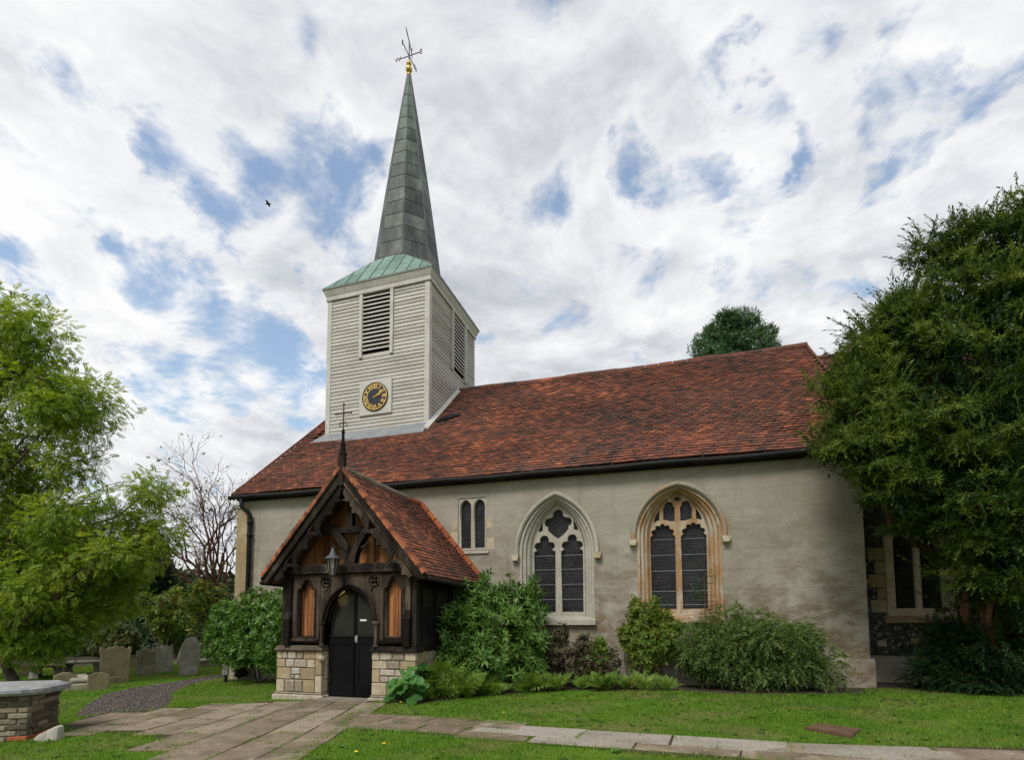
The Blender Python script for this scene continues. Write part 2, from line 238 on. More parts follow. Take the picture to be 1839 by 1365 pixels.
def render_material():
    m, t, b, pos, rv = base_mat('scored_cement_render')
    sp = t.new('ShaderNodeSeparateXYZ'); t.put(sp.inputs[0], pos)
    v = t.new('ShaderNodeCombineXYZ'); t.put(v.inputs[0], sp.outputs[0]); t.put(v.inputs[1], sp.outputs[2])
    br = t.new('ShaderNodeTexBrick'); t.put(br.inputs['Vector'], v.outputs[0]); br.inputs['Scale'].default_value = 1.0; br.inputs['Mortar Size'].default_value = 0.006
    br.inputs['Brick Width'].default_value = 0.86; br.inputs['Row Height'].default_value = 0.42; br.inputs['Mortar Smooth'].default_value = 0.6
    br.inputs['Color1'].default_value = (1, 1, 1, 1); br.inputs['Color2'].default_value = (0.9, 0.9, 0.9, 1); br.inputs['Mortar'].default_value = (1.12, 1.12, 1.12, 1)
    big = t.noise(pos, 0.45, 6, 0.6); mid = t.noise(t.scalev(pos, (1, 1, 1.6)), 1.7, 8, 0.68); fine = t.noise(pos, 26, 6, 0.7)
    c = t.ramp(big, [(0.35, (0.268, 0.243, 0.193)), (0.52, (0.325, 0.298, 0.242)), (0.68, (0.375, 0.348, 0.292))])
    hz = t.map(sp.outputs[2], 1.2, 4.0, 1, 0)      # weathering is heavier on the lower courses
    k = t.math('MULTIPLY', t.map(mid, 0.44, 0.57, 0, 1), t.math('ADD', t.math('MULTIPLY', hz, 0.85), 0.10), clamp=True)
    c = t.mix(k, c, (0.175, 0.132, 0.085))
    k2 = t.map(t.noise(t.scalev(pos, (1, 1, 2.2)), 3.4, 8, 0.72), 0.54, 0.64, 0, 0.55); c = t.mix(k2, c, (0.40, 0.375, 0.32))
    st = t.noise(t.scalev(pos, (3.0, 1, 0.10)), 1.6, 5, 0.6); c = t.mix(t.map(st, 0.55, 0.75, 0, 0.35), c, (0.17, 0.145, 0.105))
    dr = t.noise(t.scalev(pos, (7.0, 1, 0.22)), 1.5, 4, 0.5); c = t.mix(t.map(dr, 0.66, 0.72, 0, 0.45), c, (0.20, 0.17, 0.125))
    pr_ = t.voro(t.scalev(pos, (0.8, 1, 1.4)), 0.8, 'F1', 'Color'); sr_ = t.new('ShaderNodeSeparateColor'); t.put(sr_.inputs[0], pr_); c = t.mix(t.map(sr_.outputs[0], 0.80, 0.82, 0, 0.22), c, (0.39, 0.37, 0.325))
    oc = t.noise(t.scalev(pos, (1, 1, 0.7)), 0.9, 5, 0.6); c = t.mix(t.map(oc, 0.63, 0.74, 0, 0.5), c, (0.30, 0.20, 0.10))
    c = t.mix(0.75, c, t.mix(1.0, c, br.outputs['Color'], 'MULTIPLY'))
    c = t.mix(1.0, c, t.ramp(fine, [(0.25, 0.80), (0.75, 1.08)]), 'MULTIPLY')
    vr = t.voro(t.vmath('ADD', pos, t.scalev(wn_col(t, pos, 1.3), (0.6, 0.6, 0.6))), 0.45, 'DISTANCE_TO_EDGE')
    c = t.mix(t.math('MULTIPLY', t.map(vr, 0.0, 0.004, 0.5, 0), t.map(t.noise(pos, 0.5, 2), 0.45, 0.52, 0, 1)), c, (0.10, 0.085, 0.07))
    t.put(b.inputs['Base Color'], c); b.inputs['Roughness'].default_value = 0.93; b.inputs['Specular IOR Level'].default_value = 0.2
    h = t.math('ADD', t.math('MULTIPLY', fine, 0.6), t.math('ADD', t.math('MULTIPLY', br.outputs['Fac'], -1.0), mid))
    t.put(b.inputs['Normal'], t.bump(h, 0.6, 0.016)); return m
def wn_col(t, vec, scale):
    n = t.new('ShaderNodeTexNoise'); t.put(n.inputs['Vector'], vec); n.inputs['Scale'].default_value = scale; return n.outputs['Color']
MT['render'] = render_material()

def glass_material(name, cell, guard):
    m, t, b, pos, rv = base_mat(name)
    sp = t.new('ShaderNodeSeparateXYZ'); t.put(sp.inputs[0], pos)
    v = t.new('ShaderNodeCombineXYZ'); t.put(v.inputs[0], sp.outputs[0]); t.put(v.inputs[1], sp.outputs[2])
    ed = t.voro(t.scalev(v.outputs[0], (1, 0.8, 1)), cell, 'DISTANCE_TO_EDGE'); cc = t.voro(t.scalev(v.outputs[0], (1, 0.8, 1)), cell, 'F1', 'Color')
    base = t.mix(t.map(t.noise(pos, 2.4, 4), 0.35, 0.65, 0, 1), (0.006, 0.006, 0.008), (0.022, 0.022, 0.026))
    c = t.mix(t.map(ed, 0.0, 0.05, 0.7, 0), base, (0.05, 0.05, 0.05))
    c = t.mix(0.25, c, t.mix(1.0, c, cc, 'MULTIPLY'))
    gx = t.math('ABSOLUTE', t.math('SUBTRACT', t.math('FRACT', t.math('MULTIPLY', sp.outputs[0], guard)), 0.5))
    gz = t.math('ABSOLUTE', t.math('SUBTRACT', t.math('FRACT', t.math('MULTIPLY', sp.outputs[2], guard * 0.72)), 0.5))
    gm = t.math('MAXIMUM', t.map(gx, 0.44, 0.49, 0, 1), t.map(gz, 0.44, 0.49, 0, 1))
    c = t.mix(t.math('MULTIPLY', gm, t.map(t.noise(pos, 3, 3), 0.35, 0.65, 0.0, 0.7)), c, (0.085, 0.085, 0.088))
    t.put(b.inputs['Base Color'], c); t.put(b.inputs['Roughness'], t.map(gm, 0, 1, 0.28, 0.7)); b.inputs['Specular IOR Level'].default_value = 0.22
    nn = t.math('ADD', t.math('MULTIPLY', t.noise(pos, 9, 3), 0.6), t.math('MULTIPLY', gm, 0.4)); t.put(b.inputs['Normal'], t.bump(nn, 0.35, 0.01)); return m
MT['leaded'] = glass_material('leaded_glass_behind_wire_guard', 9, 19)
MT['leaded2'] = glass_material('small_quarry_glass', 13, 12)
def door_glass():
    m, t, b, pos, rv = base_mat('dark_door_glass'); b.inputs['Base Color'].default_value = (0.03, 0.032, 0.03, 1); b.inputs['Roughness'].default_value = 0.38; b.inputs['Specular IOR Level'].default_value = 0.15
    b.inputs['Transmission Weight'].default_value = 0.9; b.inputs['IOR'].default_value = 1.2; t.put(b.inputs['Base Color'], t.ramp(t.noise(pos, 3, 3), [(0.3, (0.16, 0.17, 0.14)), (0.7, (0.24, 0.24, 0.20))])); return m
MT['door_glass'] = door_glass()
def lantern_glass():
    m, t, b, pos, rv = base_mat('dusty_lantern_glass'); b.inputs['Roughness'].default_value = 0.3; t.put(b.inputs['Base Color'], t.ramp(t.noise(pos, 20, 3), [(0.3, (0.10, 0.10, 0.09)), (0.7, (0.2, 0.19, 0.17))])); return m
MT['lantern_glass'] = lantern_glass()
def lamp_mat():
    m, t, b, pos, rv = base_mat('lit_lamp_globe'); b.inputs['Emission Color'].default_value = (1.0, 0.75, 0.25, 1); b.inputs['Emission Strength'].default_value = 0.22; t.put(b.inputs['Base Color'], t.ramp(t.noise(pos, 5), [(0.3, (0.5, 0.4, 0.2)), (0.7, (0.6, 0.5, 0.3))])); return m
MT['lamp'] = lamp_mat()
def ground_material():
    m, t, b, pos, rv = base_mat('lawn_ground')
    big = t.noise(pos, 0.35, 5, 0.6); mid = t.noise(pos, 2.2, 6, 0.65); fine = t.noise(pos, 45, 5, 0.7)
    c = t.ramp(mid, [(0.32, (0.055, 0.12, 0.010)), (0.5, (0.10, 0.20, 0.016)), (0.68, (0.15, 0.24, 0.026))])
    c = t.mix(t.map(t.noise(pos, 0.8, 6, 0.65), 0.48, 0.64, 0, 0.8), c, (0.20, 0.175, 0.075))
    c = t.mix(1.0, c, t.ramp(fine, [(0.2, 0.5), (0.8, 1.2)]), 'MULTIPLY')
    t.put(b.inputs['Base Color'], c); b.inputs['Roughness'].default_value = 0.95; b.inputs['Specular IOR Level'].default_value = 0.1
    t.put(b.inputs['Normal'], t.bump(fine, 0.8, 0.03)); return m
MT['ground'] = ground_material()

# ------------------------------------------------------------------ object helpers
WM = {}
def link(name, data, parent=None, mw=None, mat=None):
    o = bpy.data.objects.new(name, data); COL.objects.link(o)
    mw = mw or Matrix.Identity(4)
    if parent is not None:
        o.parent = parent; o.matrix_parent_inverse = WM[parent.name].inverted()
    o.matrix_basis = mw; WM[o.name] = mw.copy()
    if mat is not None and data is not None and len(data.materials) == 0: data.materials.append(MT[mat])
    return o
def tag(o, label, cat, group=None):
    o['label'] = label; o['category'] = cat
    if group: o['group'] = group
    return o
def thing(name, label, cat, loc, group=None, rz=0):
    o = link(name, None, None, Matrix.Translation(Vector(loc)) @ Matrix.Rotation(rz, 4, 'Z')); o.empty_display_size = 0.2
    return tag(o, label, cat, group)
class MB:
    def __init__(s): s.v = []; s.f = []
    def add(s, vs, fs):
        n = len(s.v); s.v += [tuple(p) for p in vs]; s.f += [tuple(i + n for i in f) for f in fs]; return s
    def box(s, x0, x1, y0, y1, z0, z1):
        return s.add([(x0, y0, z0), (x1, y0, z0), (x1, y1, z0), (x0, y1, z0), (x0, y0, z1), (x1, y0, z1), (x1, y1, z1), (x0, y1, z1)],
                     [(3, 2, 1, 0), (4, 5, 6, 7), (0, 1, 5, 4), (1, 2, 6, 5), (2, 3, 7, 6), (3, 0, 4, 7)])
    def hexa(s, p):          # 8 corner points, same order as box
        return s.add(p, [(3, 2, 1, 0), (4, 5, 6, 7), (0, 1, 5, 4), (1, 2, 6, 5), (2, 3, 7, 6), (3, 0, 4, 7)])
    def bar(s, a, b, w, h, up=(0, 0, 1)):
        a = Vector(a); b = Vector(b); d = (b - a).normalized(); u = Vector(up); r = d.cross(u).normalized(); u = r.cross(d).normalized()
        c = [a - r * w / 2 - u * h / 2, a + r * w / 2 - u * h / 2, b + r * w / 2 - u * h / 2, b - r * w / 2 - u * h / 2,
             a - r * w / 2 + u * h / 2, a + r * w / 2 + u * h / 2, b + r * w / 2 + u * h / 2, b - r * w / 2 + u * h / 2]
        return s.hexa(c)
    def tube(s, pts, rad, n=8, caps=True):
        pts = [Vector(p) for p in pts]; rad = rad if isinstance(rad, (list, tuple)) else [rad] * len(pts); base = len(s.v); prev = None
        for i, p in enumerate(pts):
            d = (pts[min(i + 1, len(pts) - 1)] - pts[max(i - 1, 0)]).normalized()
            if prev is None: r = d.orthogonal().normalized()
            else: r = (prev - d * prev.dot(d)).normalized()
            prev = r; q = d.cross(r)
            for k in range(n):
                a = 2 * pi * k / n; s.v.append(tuple(p + (r * math.cos(a) + q * math.sin(a)) * rad[i]))
        for i in range(len(pts) - 1):
            for k in range(n):
                a = base + i * n + k; b = base + i * n + (k + 1) % n; s.f.append((a, b, b + n, a + n))
        if caps:
            s.f.append(tuple(base + k for k in reversed(range(n)))); e = base + (len(pts) - 1) * n; s.f.append(tuple(e + k for k in range(n)))
        return s
    def lathe(s, c, prof, n=12):      # prof: (r, z)
        base = len(s.v)
        for r, z in prof:
            for k in range(n):
                a = 2 * pi * (k + .5) / n; s.v.append((c[0] + r * math.cos(a), c[1] + r * math.sin(a), c[2] + z))
        for i in range(len(prof) - 1):
            for k in range(n):
                a = base + i * n + k; b = base + i * n + (k + 1) % n; s.f.append((a, b, b + n, a + n))
        s.f.append(tuple(base + k for k in reversed(range(n)))); e = base + (len(prof) - 1) * n; s.f.append(tuple(e + k for k in range(n)))
        return s
    def loft(s, rings, closed=False):
        n = len(rings[0]); base = len(s.v)
        for r in rings: s.v += [tuple(p) for p in r]
        for i in range(len(rings) - 1):
            for k in range(n if closed else n - 1):
                a = base + i * n + k; b = base + i * n + (k + 1) % n; s.f.append((a, b, b + n, a + n))
        return s
    def ball(s, c, r, n=8, m=6, sq=(1, 1, 1)):
        base = len(s.v)
        for i in range(m + 1):
            t = pi * i / m
            for k in range(n):
                a = 2 * pi * k / n; s.v.append((c[0] + r * sq[0] * math.sin(t) * math.cos(a), c[1] + r * sq[1] * math.sin(t) * math.sin(a), c[2] + r * sq[2] * math.cos(t)))
        for i in range(m):
            for k in range(n):
                a = base + i * n + k; b = base + i * n + (k + 1) % n; s.f.append((a, a + n, b + n, b))
        return s
    def mesh(s, name):
        me = bpy.data.meshes.new(name); me.from_pydata(s.v, [], s.f); me.update(); return me
    def build(s, name, mat, parent=None, mw=None, smooth=False, bevel=0):
        me = s.mesh(name)
        if bevel or True:
            bm = bmesh.new(); bm.from_mesh(me); bmesh.ops.recalc_face_normals(bm, faces=bm.faces)
            if bevel: bmesh.ops.bevel(bm, geom=list(bm.edges), offset=bevel, segments=1, affect='EDGES', clamp_overlap=True)
            bm.to_mesh(me); bm.free()
        if smooth: me.polygons.foreach_set('use_smooth', [True] * len(me.polygons))
        return link(name, me, parent, mw, mat)
def arc(p, q, b, n=8):         # points after p up to q, bulge b = sagitta / half chord, positive bulges to the left of p->q
    p = np.array(p, float); q = np.array(q, float); h = np.linalg.norm(q - p) / 2
    if abs(b) < 1e-4: return [tuple(q)]
    R = h * (1 + b * b) / (2 * b); d = (q - p) / (2 * h); nrm = np.array([-d[1], d[0]]); c = (p + q) / 2 + nrm * (b * h - R)
    a0 = math.atan2(*(p - c)[::-1]); a1 = math.atan2(*(q - c)[::-1])
    if b > 0:
        while a1 > a0: a1 -= 2 * pi
    else:
        while a1 < a0: a1 += 2 * pi
    return [tuple(c + abs(R) * np.array([math.cos(a0 + (a1 - a0) * i / n), math.sin(a0 + (a1 - a0) * i / n)])) for i in range(1, n + 1)]
def path2(start, segs):        # segs: (point, bulge[, n])
    pts = [tuple(start)]
    for sgm in segs: pts += arc(pts[-1], sgm[0], sgm[1], sgm[2] if len(sgm) > 2 else 7)
    if np.linalg.norm(np.array(pts[-1]) - np.array(pts[0])) < 1e-5: pts.pop()
    return pts
def circle2(c, r, n=16): return [(c[0] + r * math.cos(2 * pi * k / n), c[1] + r * math.sin(2 * pi * k / n)) for k in range(n)]
def plate(name, loops, y0, y1, mat, parent, bevel=0.0, mw=None):      # loops in (x, z); solid between y0 and y1, with holes
    cu = bpy.data.curves.new('c', 'CURVE'); cu.dimensions = '2D'; cu.fill_mode = 'BOTH'; cu.extrude = abs(y1 - y0) / 2 - bevel; cu.bevel_depth = bevel; cu.offset = -bevel; cu.bevel_resolution = 0
    for lp in loops:
        sp = cu.splines.new('POLY'); sp.points.add(len(lp) - 1); sp.use_cyclic_u = True
        for i, (x, z) in enumerate(lp): sp.points[i].co = (x, z, 0, 1)
    o = bpy.data.objects.new('tmp', cu); COL.objects.link(o); dg = bpy.context.evaluated_depsgraph_get(); dg.update()
    me = bpy.data.meshes.new_from_object(o.evaluated_get(dg)); bpy.data.objects.remove(o); bpy.data.curves.remove(cu)
    me.transform(Matrix(((1, 0, 0, 0), (0, 0, -1, (y0 + y1) / 2), (0, 1, 0, 0), (0, 0, 0, 1)))); me.name = name
    return link(name, me, parent, mw, mat)
def text_mesh(name, body, size, depth, mat, parent, mw, align='CENTER', bold=0.0):
    cu = bpy.data.curves.new('t', 'FONT'); cu.body = body; cu.size = size; cu.extrude = depth; cu.align_x = align; cu.align_y = 'CENTER'; cu.resolution_u = 2; cu.offset = bold
    o = bpy.data.objects.new('tmp', cu); COL.objects.link(o); dg = bpy.context.evaluated_depsgraph_get(); dg.update()
    me = bpy.data.meshes.new_from_object(o.evaluated_get(dg)); bpy.data.objects.remove(o); bpy.data.curves.remove(cu); me.name = name; me.materials.clear()
    return link(name, me, parent, mw, mat)
FRONT = Matrix(((1, 0, 0, 0), (0, 0, -1, 0), (0, 1, 0, 0), (0, 0, 0, 1)))      # flat xy -> upright xz facing -Y
def tri_mesh(name, V, T, mat, parent=None):
    me = bpy.data.meshes.new(name); V = np.asarray(V, np.float32); T = np.asarray(T, np.int32)
    me.vertices.add(len(V)); me.vertices.foreach_set('co', V.ravel()); me.loops.add(T.size); me.loops.foreach_set('vertex_index', T.ravel())
    me.polygons.add(len(T)); me.polygons.foreach_set('loop_start', np.arange(0, T.size, 3, dtype=np.int32)); me.update(calc_edges=True)
    return link(name, me, parent, None, mat)
def scatter(tv, tf, R, loc):       # template verts, tris, (N,3,3) rotations*scale, (N,3)
    tv = np.asarray(tv, float); tf = np.asarray(tf, int); N = len(loc)
    V = np.einsum('nij,vj->nvi', R, tv) + loc[:, None, :]
    T = tf[None] + (np.arange(N) * len(tv))[:, None, None]
    return V.reshape(-1, 3), T.reshape(-1, 3)
def joinvt(parts):
    V = []; T = []; n = 0
    for v, t in parts: V.append(v); T.append(t + n); n += len(v)
    return np.concatenate(V), np.concatenate(T)
def frames(dirs, roll_up, size):    # x axis = dir, z axis as close as possible to roll_up
    d = dirs / np.linalg.norm(dirs, axis=1, keepdims=True); y = np.cross(roll_up, d); y /= np.linalg.norm(y, axis=1, keepdims=True) + 1e-9; z = np.cross(d, y)
    return np.stack([d, y, z], axis=2) * size[:, None, None]
def rnd_dirs(n):
    v = RNG.normal(size=(n, 3)); return v / np.linalg.norm(v, axis=1, keepdims=True)
def gz(x, y): 
    return 0.017 * (np.clip(x, -4, 17) - 5.5) + 0.012 * np.sin(x * 0.9 + 1.3 * y) * np.clip((np.asarray(y) * -1 - 0) / 3 + 0.6, 0, 1) * 0.6

# ================================================================== THE GROUND
def inside(poly, x, y):
    x = np.asarray(x); y = np.asarray(y); r = np.zeros(x.shape, bool); j = len(poly) - 1
    for i in range(len(poly)):
        xi, yi = poly[i]; xj, yj = poly[j]
        with np.errstate(divide='ignore', invalid='ignore'):
            r ^= ((yi > y) != (yj > y)) & (x < (xj - xi) * (y - yi) / (yj - yi + 1e-12) + xi)
        j = i
    return r
PATH = [(4.1, -3.42), (2.89, -4.45), (2.2, -5.35), (2.75, -6.1), (3.25, -6.4), (4.6, -6.36), (5.66, -6.78), (6.05, -7.3), (6.9, -9.5), (8.4, -9.5), (7.46, -6.95), (6.86, -5.15), (6.55, -4.25), (6.25, -3.2), (6.1, -2.9), (4.8, -2.9), (4.8, -3.3)]
BRANCH = [(6.45, -4.3), (9.09, -4.80), (11.22, -5.06), (12.58, -5.22), (14.81, -5.05), (18.5, -4.7), (18.5, -5.75), (14.8, -6.1), (11.28, -6.08), (9.08, -5.72), (6.8, -5.3)]
GRAVEL = [(2.5, -5.4), (2.85, -4.5), (1.81, -3.45), (0.97, -2.75), (-0.2, -1.1), (-0.6, 0.3), (-1.0, 5), (-1.6, 5), (-1.3, 0.5), (-1.2, -0.5), (-0.93, -2.07), (-0.45, -3.1), (1.2, -4.75), (2.1, -5.5)]
COVER = [tuple(at(px, py, 'z', .17)[:2]) for px, py in ((1446, 1306), (1529, 1321), (1546, 1309), (1470, 1299))]
BED = [(6.3, -3.4), (7.2, -3.25), (7.9, -2.1), (9.1, -1.25), (11.2, -1.05), (12.6, -1.3), (14.6, -0.9), (15.2, 0.35), (16.2, 0.7), (18.6, -0.2), (21, 0.6), (21, 1), (6.9, 1)]
xs = np.concatenate([np.linspace(-600, -40, 12), np.linspace(-34, -8, 14), np.arange(-6, 20.1, 0.4), np.linspace(22, 60, 14), np.linspace(80, 600, 10)])
ys = np.concatenate([np.linspace(-200, -20, 8), np.arange(-14, 4.1, 0.4), np.linspace(6, 60, 18), np.linspace(90, 900, 10)])
X, Y = np.meshgrid(xs, ys); Zg = gz(X, Y)
b = MB(); nx = len(xs); b.v = list(zip(X.ravel().tolist(), Y.ravel().tolist(), Zg.ravel().tolist()))
b.f = [(j * nx + i, j * nx + i + 1, (j + 1) * nx + i + 1, (j + 1) * nx + i) for j in range(len(ys) - 1) for i in range(nx - 1)]
g = b.build('ground', 'ground', smooth=True); g['kind'] = 'structure'
def sheet(name, poly, dz, mat, step=0.25):
    bm = bmesh.new(); vs = [bm.verts.new((x, y, 0)) for x, y in poly]; fc = bm.faces.new(vs); bmesh.ops.triangulate(bm, faces=[fc])
    for _ in range(4):
        es = [e for e in bm.edges if e.calc_length() > 0.5]
        if not es: break
        bmesh.ops.subdivide_edges(bm, edges=es, cuts=1); bmesh.ops.triangulate(bm, faces=list(bm.faces))
    for v in bm.verts: v.co.z = float(gz(v.co.x, v.co.y)) + dz
    bmesh.ops.recalc_face_normals(bm, faces=bm.faces)
    me = bpy.data.meshes.new(name); bm.to_mesh(me); bm.free(); 
    o = link(name, me, None, None, mat); o['kind'] = 'structure'; return o
pv = sheet('stone_path', PATH, 0.004, 'soil'); pv2 = sheet('branch_path', BRANCH, 0.007, 'soil'); gp = sheet('gravel_path', GRAVEL, 0.006, 'gravel'); bed = sheet('planting_bed', BED, 0.005, 'soil')
hb_near = [at(-160, 1200, 'z', -.12), at(60, 1199, 'z', -.12), at(180, 1194, 'z', -.12), at(300, 1186, 'z', -.12), at(430, 1181, 'z', -.12)]
hb = [(p.x, p.y) for p in hb_near] + [(CAM.x + (p.x - CAM.x) * 1.9, CAM.y + (p.y - CAM.y) * 1.9) for p in reversed(hb_near)]
sheet('hedge_shade_bed', hb, 0.006, 'soil')  # dark soil sheet, its tone also painting in the shade under the hedge
def flag_piece(pts, parent, h, mat):
    c = np.mean(np.array(pts), axis=0); hz = [float(gz(p[0], p[1])) + h + random.uniform(-.003, .003) for p in pts]
    n = len(pts); b = MB(); b.v = [(p[0], p[1], z - 0.05) for p, z in zip(pts, hz)] + [(p[0], p[1], z - 0.006) for p, z in zip(pts, hz)] + [(p[0] + (c[0] - p[0]) * .025, p[1] + (c[1] - p[1]) * .025, z) for p, z in zip(pts, hz)]
    b.f = [tuple(2 * n + i for i in range(n))] + [(k * n + i, k * n + (i + 1) % n, (k + 1) * n + (i + 1) % n, (k + 1) * n + i) for k in range(2) for i in range(n)]
    b.build('flagstone', mat, parent)
FLAGS = []
def flags(poly, origin, du, dv, ucols, vr, lens, parent, pale=0.0, h=0.018, offs=None):
    o = np.array(origin); du = np.array(du); dv = np.array(dv)
    for i in range(len(ucols) - 1):
        v = vr[0] - random.uniform(0, lens[1])
        while v < vr[1]:
            l = random.uniform(*lens); g_ = 0.012
            q = [(ucols[i] + g_, v + g_), (ucols[i + 1] - g_, v + g_), (ucols[i + 1] - g_, v + l - g_), (ucols[i] + g_, v + l - g_)]
            pts = [tuple(o + du * (u + random.uniform(-.012, .012)) + dv * (w + random.uniform(-.012, .012))) for u, w in q]
            c = np.mean(pts, axis=0)
            ins = inside(poly, np.array([p[0] for p in pts] + [c[0]]), np.array([p[1] for p in pts] + [c[1]]))
            if ins.sum() >= (2 if ins[-1] else 3):
                flag_piece(pts, parent, h, 'flag_pale' if random.random() < pale else 'flag'); FLAGS.append(pts)
            v += l
dv = np.array((0.27, -0.963)); dv /= np.linalg.norm(dv); du = np.array((-dv[1], dv[0]))
flags(PATH, (5.5, -3.2), du, dv, [-4.6, -4.05, -3.5, -2.95, -2.4, -1.85, -1.25, -0.72, -0.05, 0.48, 0.95, 1.35], (-1, 7), (0.55, 1.15), pv)
bd = np.array((1, -0.10)); bd /= np.linalg.norm(bd); bn = np.array((-bd[1], bd[0]))
flags(BRANCH, (6.5, -4.8), bn, bd, [-0.95, -0.55, -0.1, 0.45], (0.1, 2.6), (0.5, 0.95), pv2)
flags(BRANCH, (9.1, -5.05), bn, bd, [-0.70, -0.38, 0.18], (0.0, 3.6), (0.9, 1.5), pv2, pale=0.55)
flags(BRANCH, (12.7, -5.6), (0.02, 1), (1, 0.02), [-0.50, -0.1, 0.36], (0.05, 6), (0.8, 1.4), pv2, pale=0.15)
th = MB(); th.box(4.95, 6.08, -3.33, -2.8, -0.05, 0.03); th.build('threshold_slab', 'flag_pale', pv)
# gravel stones
N = 9000; gx = RNG.uniform(-1.9, 3, N); gy = RNG.uniform(-5.6, 2.5, N); k = inside(GRAVEL, gx, gy); gx = gx[k]; gy = gy[k]; N = len(gx)
octv = np.array([(1, 0, 0), (0, 1, 0), (-1, 0, 0), (0, -1, 0), (0, 0, .6), (0, 0, -.6)]); octf = [(0, 1, 4), (1, 2, 4), (2, 3, 4), (3, 0, 4), (1, 0, 5), (2, 1, 5), (3, 2, 5), (0, 3, 5)]
R = frames(rnd_dirs(N), rnd_dirs(N), RNG.uniform(.008, .02, N)); V, T = scatter(octv, octf, R, np.stack([gx, gy, gz(gx, gy) + 0.012], 1))
go = tri_mesh('gravel_stones', V, T, 'gravel'); tag(go, 'loose brown gravel covering the curved path by the headstones', 'gravel'); go['kind'] = 'stuff'
cv = MB(); cz = float(gz(13.4, -3.8)); cv.loft([[(x, y, cz - .03) for x, y in COVER], [(x, y, cz + .028) for x, y in COVER]], True); cv.f.append((4, 5, 6, 7))
tag(cv.build('access_cover', 'rust'), 'rusty brown access cover set flush in the lawn', 'cover')

# ================================================================== THE CHURCH (nave)
EAVE_Y, EAVE_Z, RY, RZ = -0.178, 4.916, 4.986, 9.448; SL = (RZ - EAVE_Z) / (RY - EAVE_Y); L = 15.05
church = thing('church', 'rendered church nave with red tiled roof and pointed traceried windows', 'church', (7.5, 5, 0))
def arch_pts(cx, w, zs, c, zb, n=12):     # pointed arch; arc centres sit c beyond the axis
    r = w + c; out = [(cx - w, zb)]; a1 = math.acos(c / r)
    out += [(cx + c - r * math.cos(a1 * i / n), zs + r * math.sin(a1 * i / n)) for i in range(n + 1)]
    out += [(cx - c + r * math.cos(a1 * (n - i) / n), zs + r * math.sin(a1 * (n - i) / n)) for i in range(1, n + 1)]
    return out + [(cx + w, zb)]
WIN = {'l': dict(cx=8.90, w=0.86, zs=3.05, c=0.48, ci=0.76, zb=1.50), 'r': dict(cx=11.57, w=0.86, zs=3.30, c=0.20, ci=0.44, zb=1.55)}
holes = [arch_pts(k['cx'], k['w'], k['zs'], k['c'], k['zb']) for k in WIN.values()]
holes.append([(6.50, 3.14), (7.22, 3.14), (7.22, 4.42), (6.50, 4.42)])
wall = plate('wall', [[(0, -0.3), (L, -0.3), (L, 4.95), (0, 4.95)]] + holes, 0.0, 0.6, 'render', church)
b = MB(); b.box(0, .6, .601, 10, -.3, 4.95); b.box(L - .6, L, .601, 10, -.3, 4.95); b.box(.601, L - .601, 9.4, 10, -.3, 4.95)
for x0 in (0.02, L - .5): b.add([(x0, .3, 4.951), (x0, 9.7, 4.951), (x0, RY, RZ - .35), (x0 + .48, .3, 4.951), (x0 + .48, 9.7, 4.951), (x0 + .48, RY, RZ - .35)], [(0, 1, 2), (5, 4, 3), (0, 3, 4, 1), (1, 4, 5, 2), (2, 5, 3, 0)])
b.build('end_walls', 'render', church)
b = MB(); b.box(13.6, L + .06, -0.07, -0.002, -.3, .66); b.add([(13.6, -.07, .661), (L + .06, -.07, .661), (L + .06, -.002, .72), (13.6, -.002, .72), (13.6, -.002, .661), (L + .06, -.002, .661)], [(0, 1, 2, 3), (0, 3, 4), (1, 5, 2)])
b.build('plinth', 'render', church)
b = MB(); b.box(-.06, 3.9, -0.10, -0.002, -.4, .42); b.build('plinth', 'stone_rubble', church)
b = MB(); b.box(-.03, .32, -.035, -.002, .42, 4.6); b.build('corner_strip', 'stone_block', church)
# roof
def sag(x): return -.035 * math.sin(pi * min(max((x - 4.5) / 10.9, 0), 1)) - .012 * math.sin(x * 1.9)
def pt_roof(x, s, n=0.0):       # s along the slope from the eave, n off the slope
    ln = math.hypot(1, SL); return Vector((x, EAVE_Y + s / ln - n * SL / ln, EAVE_Z + s * SL / ln + n / ln))
ROOFLEN = math.hypot(RY - EAVE_Y, RZ - EAVE_Z)
X0R, X1R = -0.06, 15.40
b = MB(); b.hexa([pt_roof(X0R, 0, -.12), pt_roof(X1R, 0, -.12), pt_roof(X1R, ROOFLEN, -.12), pt_roof(X0R, ROOFLEN, -.12), pt_roof(X0R, 0, -.03), pt_roof(X1R, 0, -.03), pt_roof(X1R, ROOFLEN, -.03), pt_roof(X0R, ROOFLEN, -.03)])
def mir(p): return Vector((p.x, 2 * RY - p.y, p.z))
b.hexa([mir(pt_roof(X0R, 0, -.12)), mir(pt_roof(X1R, 0, -.12)), mir(pt_roof(X1R, ROOFLEN - .01, -.12)), mir(pt_roof(X0R, ROOFLEN - .01, -.12)), mir(pt_roof(X0R, 0, 0)), mir(pt_roof(X1R, 0, 0)), mir(pt_roof(X1R, ROOFLEN - .01, 0)), mir(pt_roof(X0R, ROOFLEN - .01, 0))])
roof = b.build('roof', 'tile', church)
TOWER = (0.45, 4.52, 2.30)       # footprint of the turret on the slope (x0, x1, y0): no tiles inside
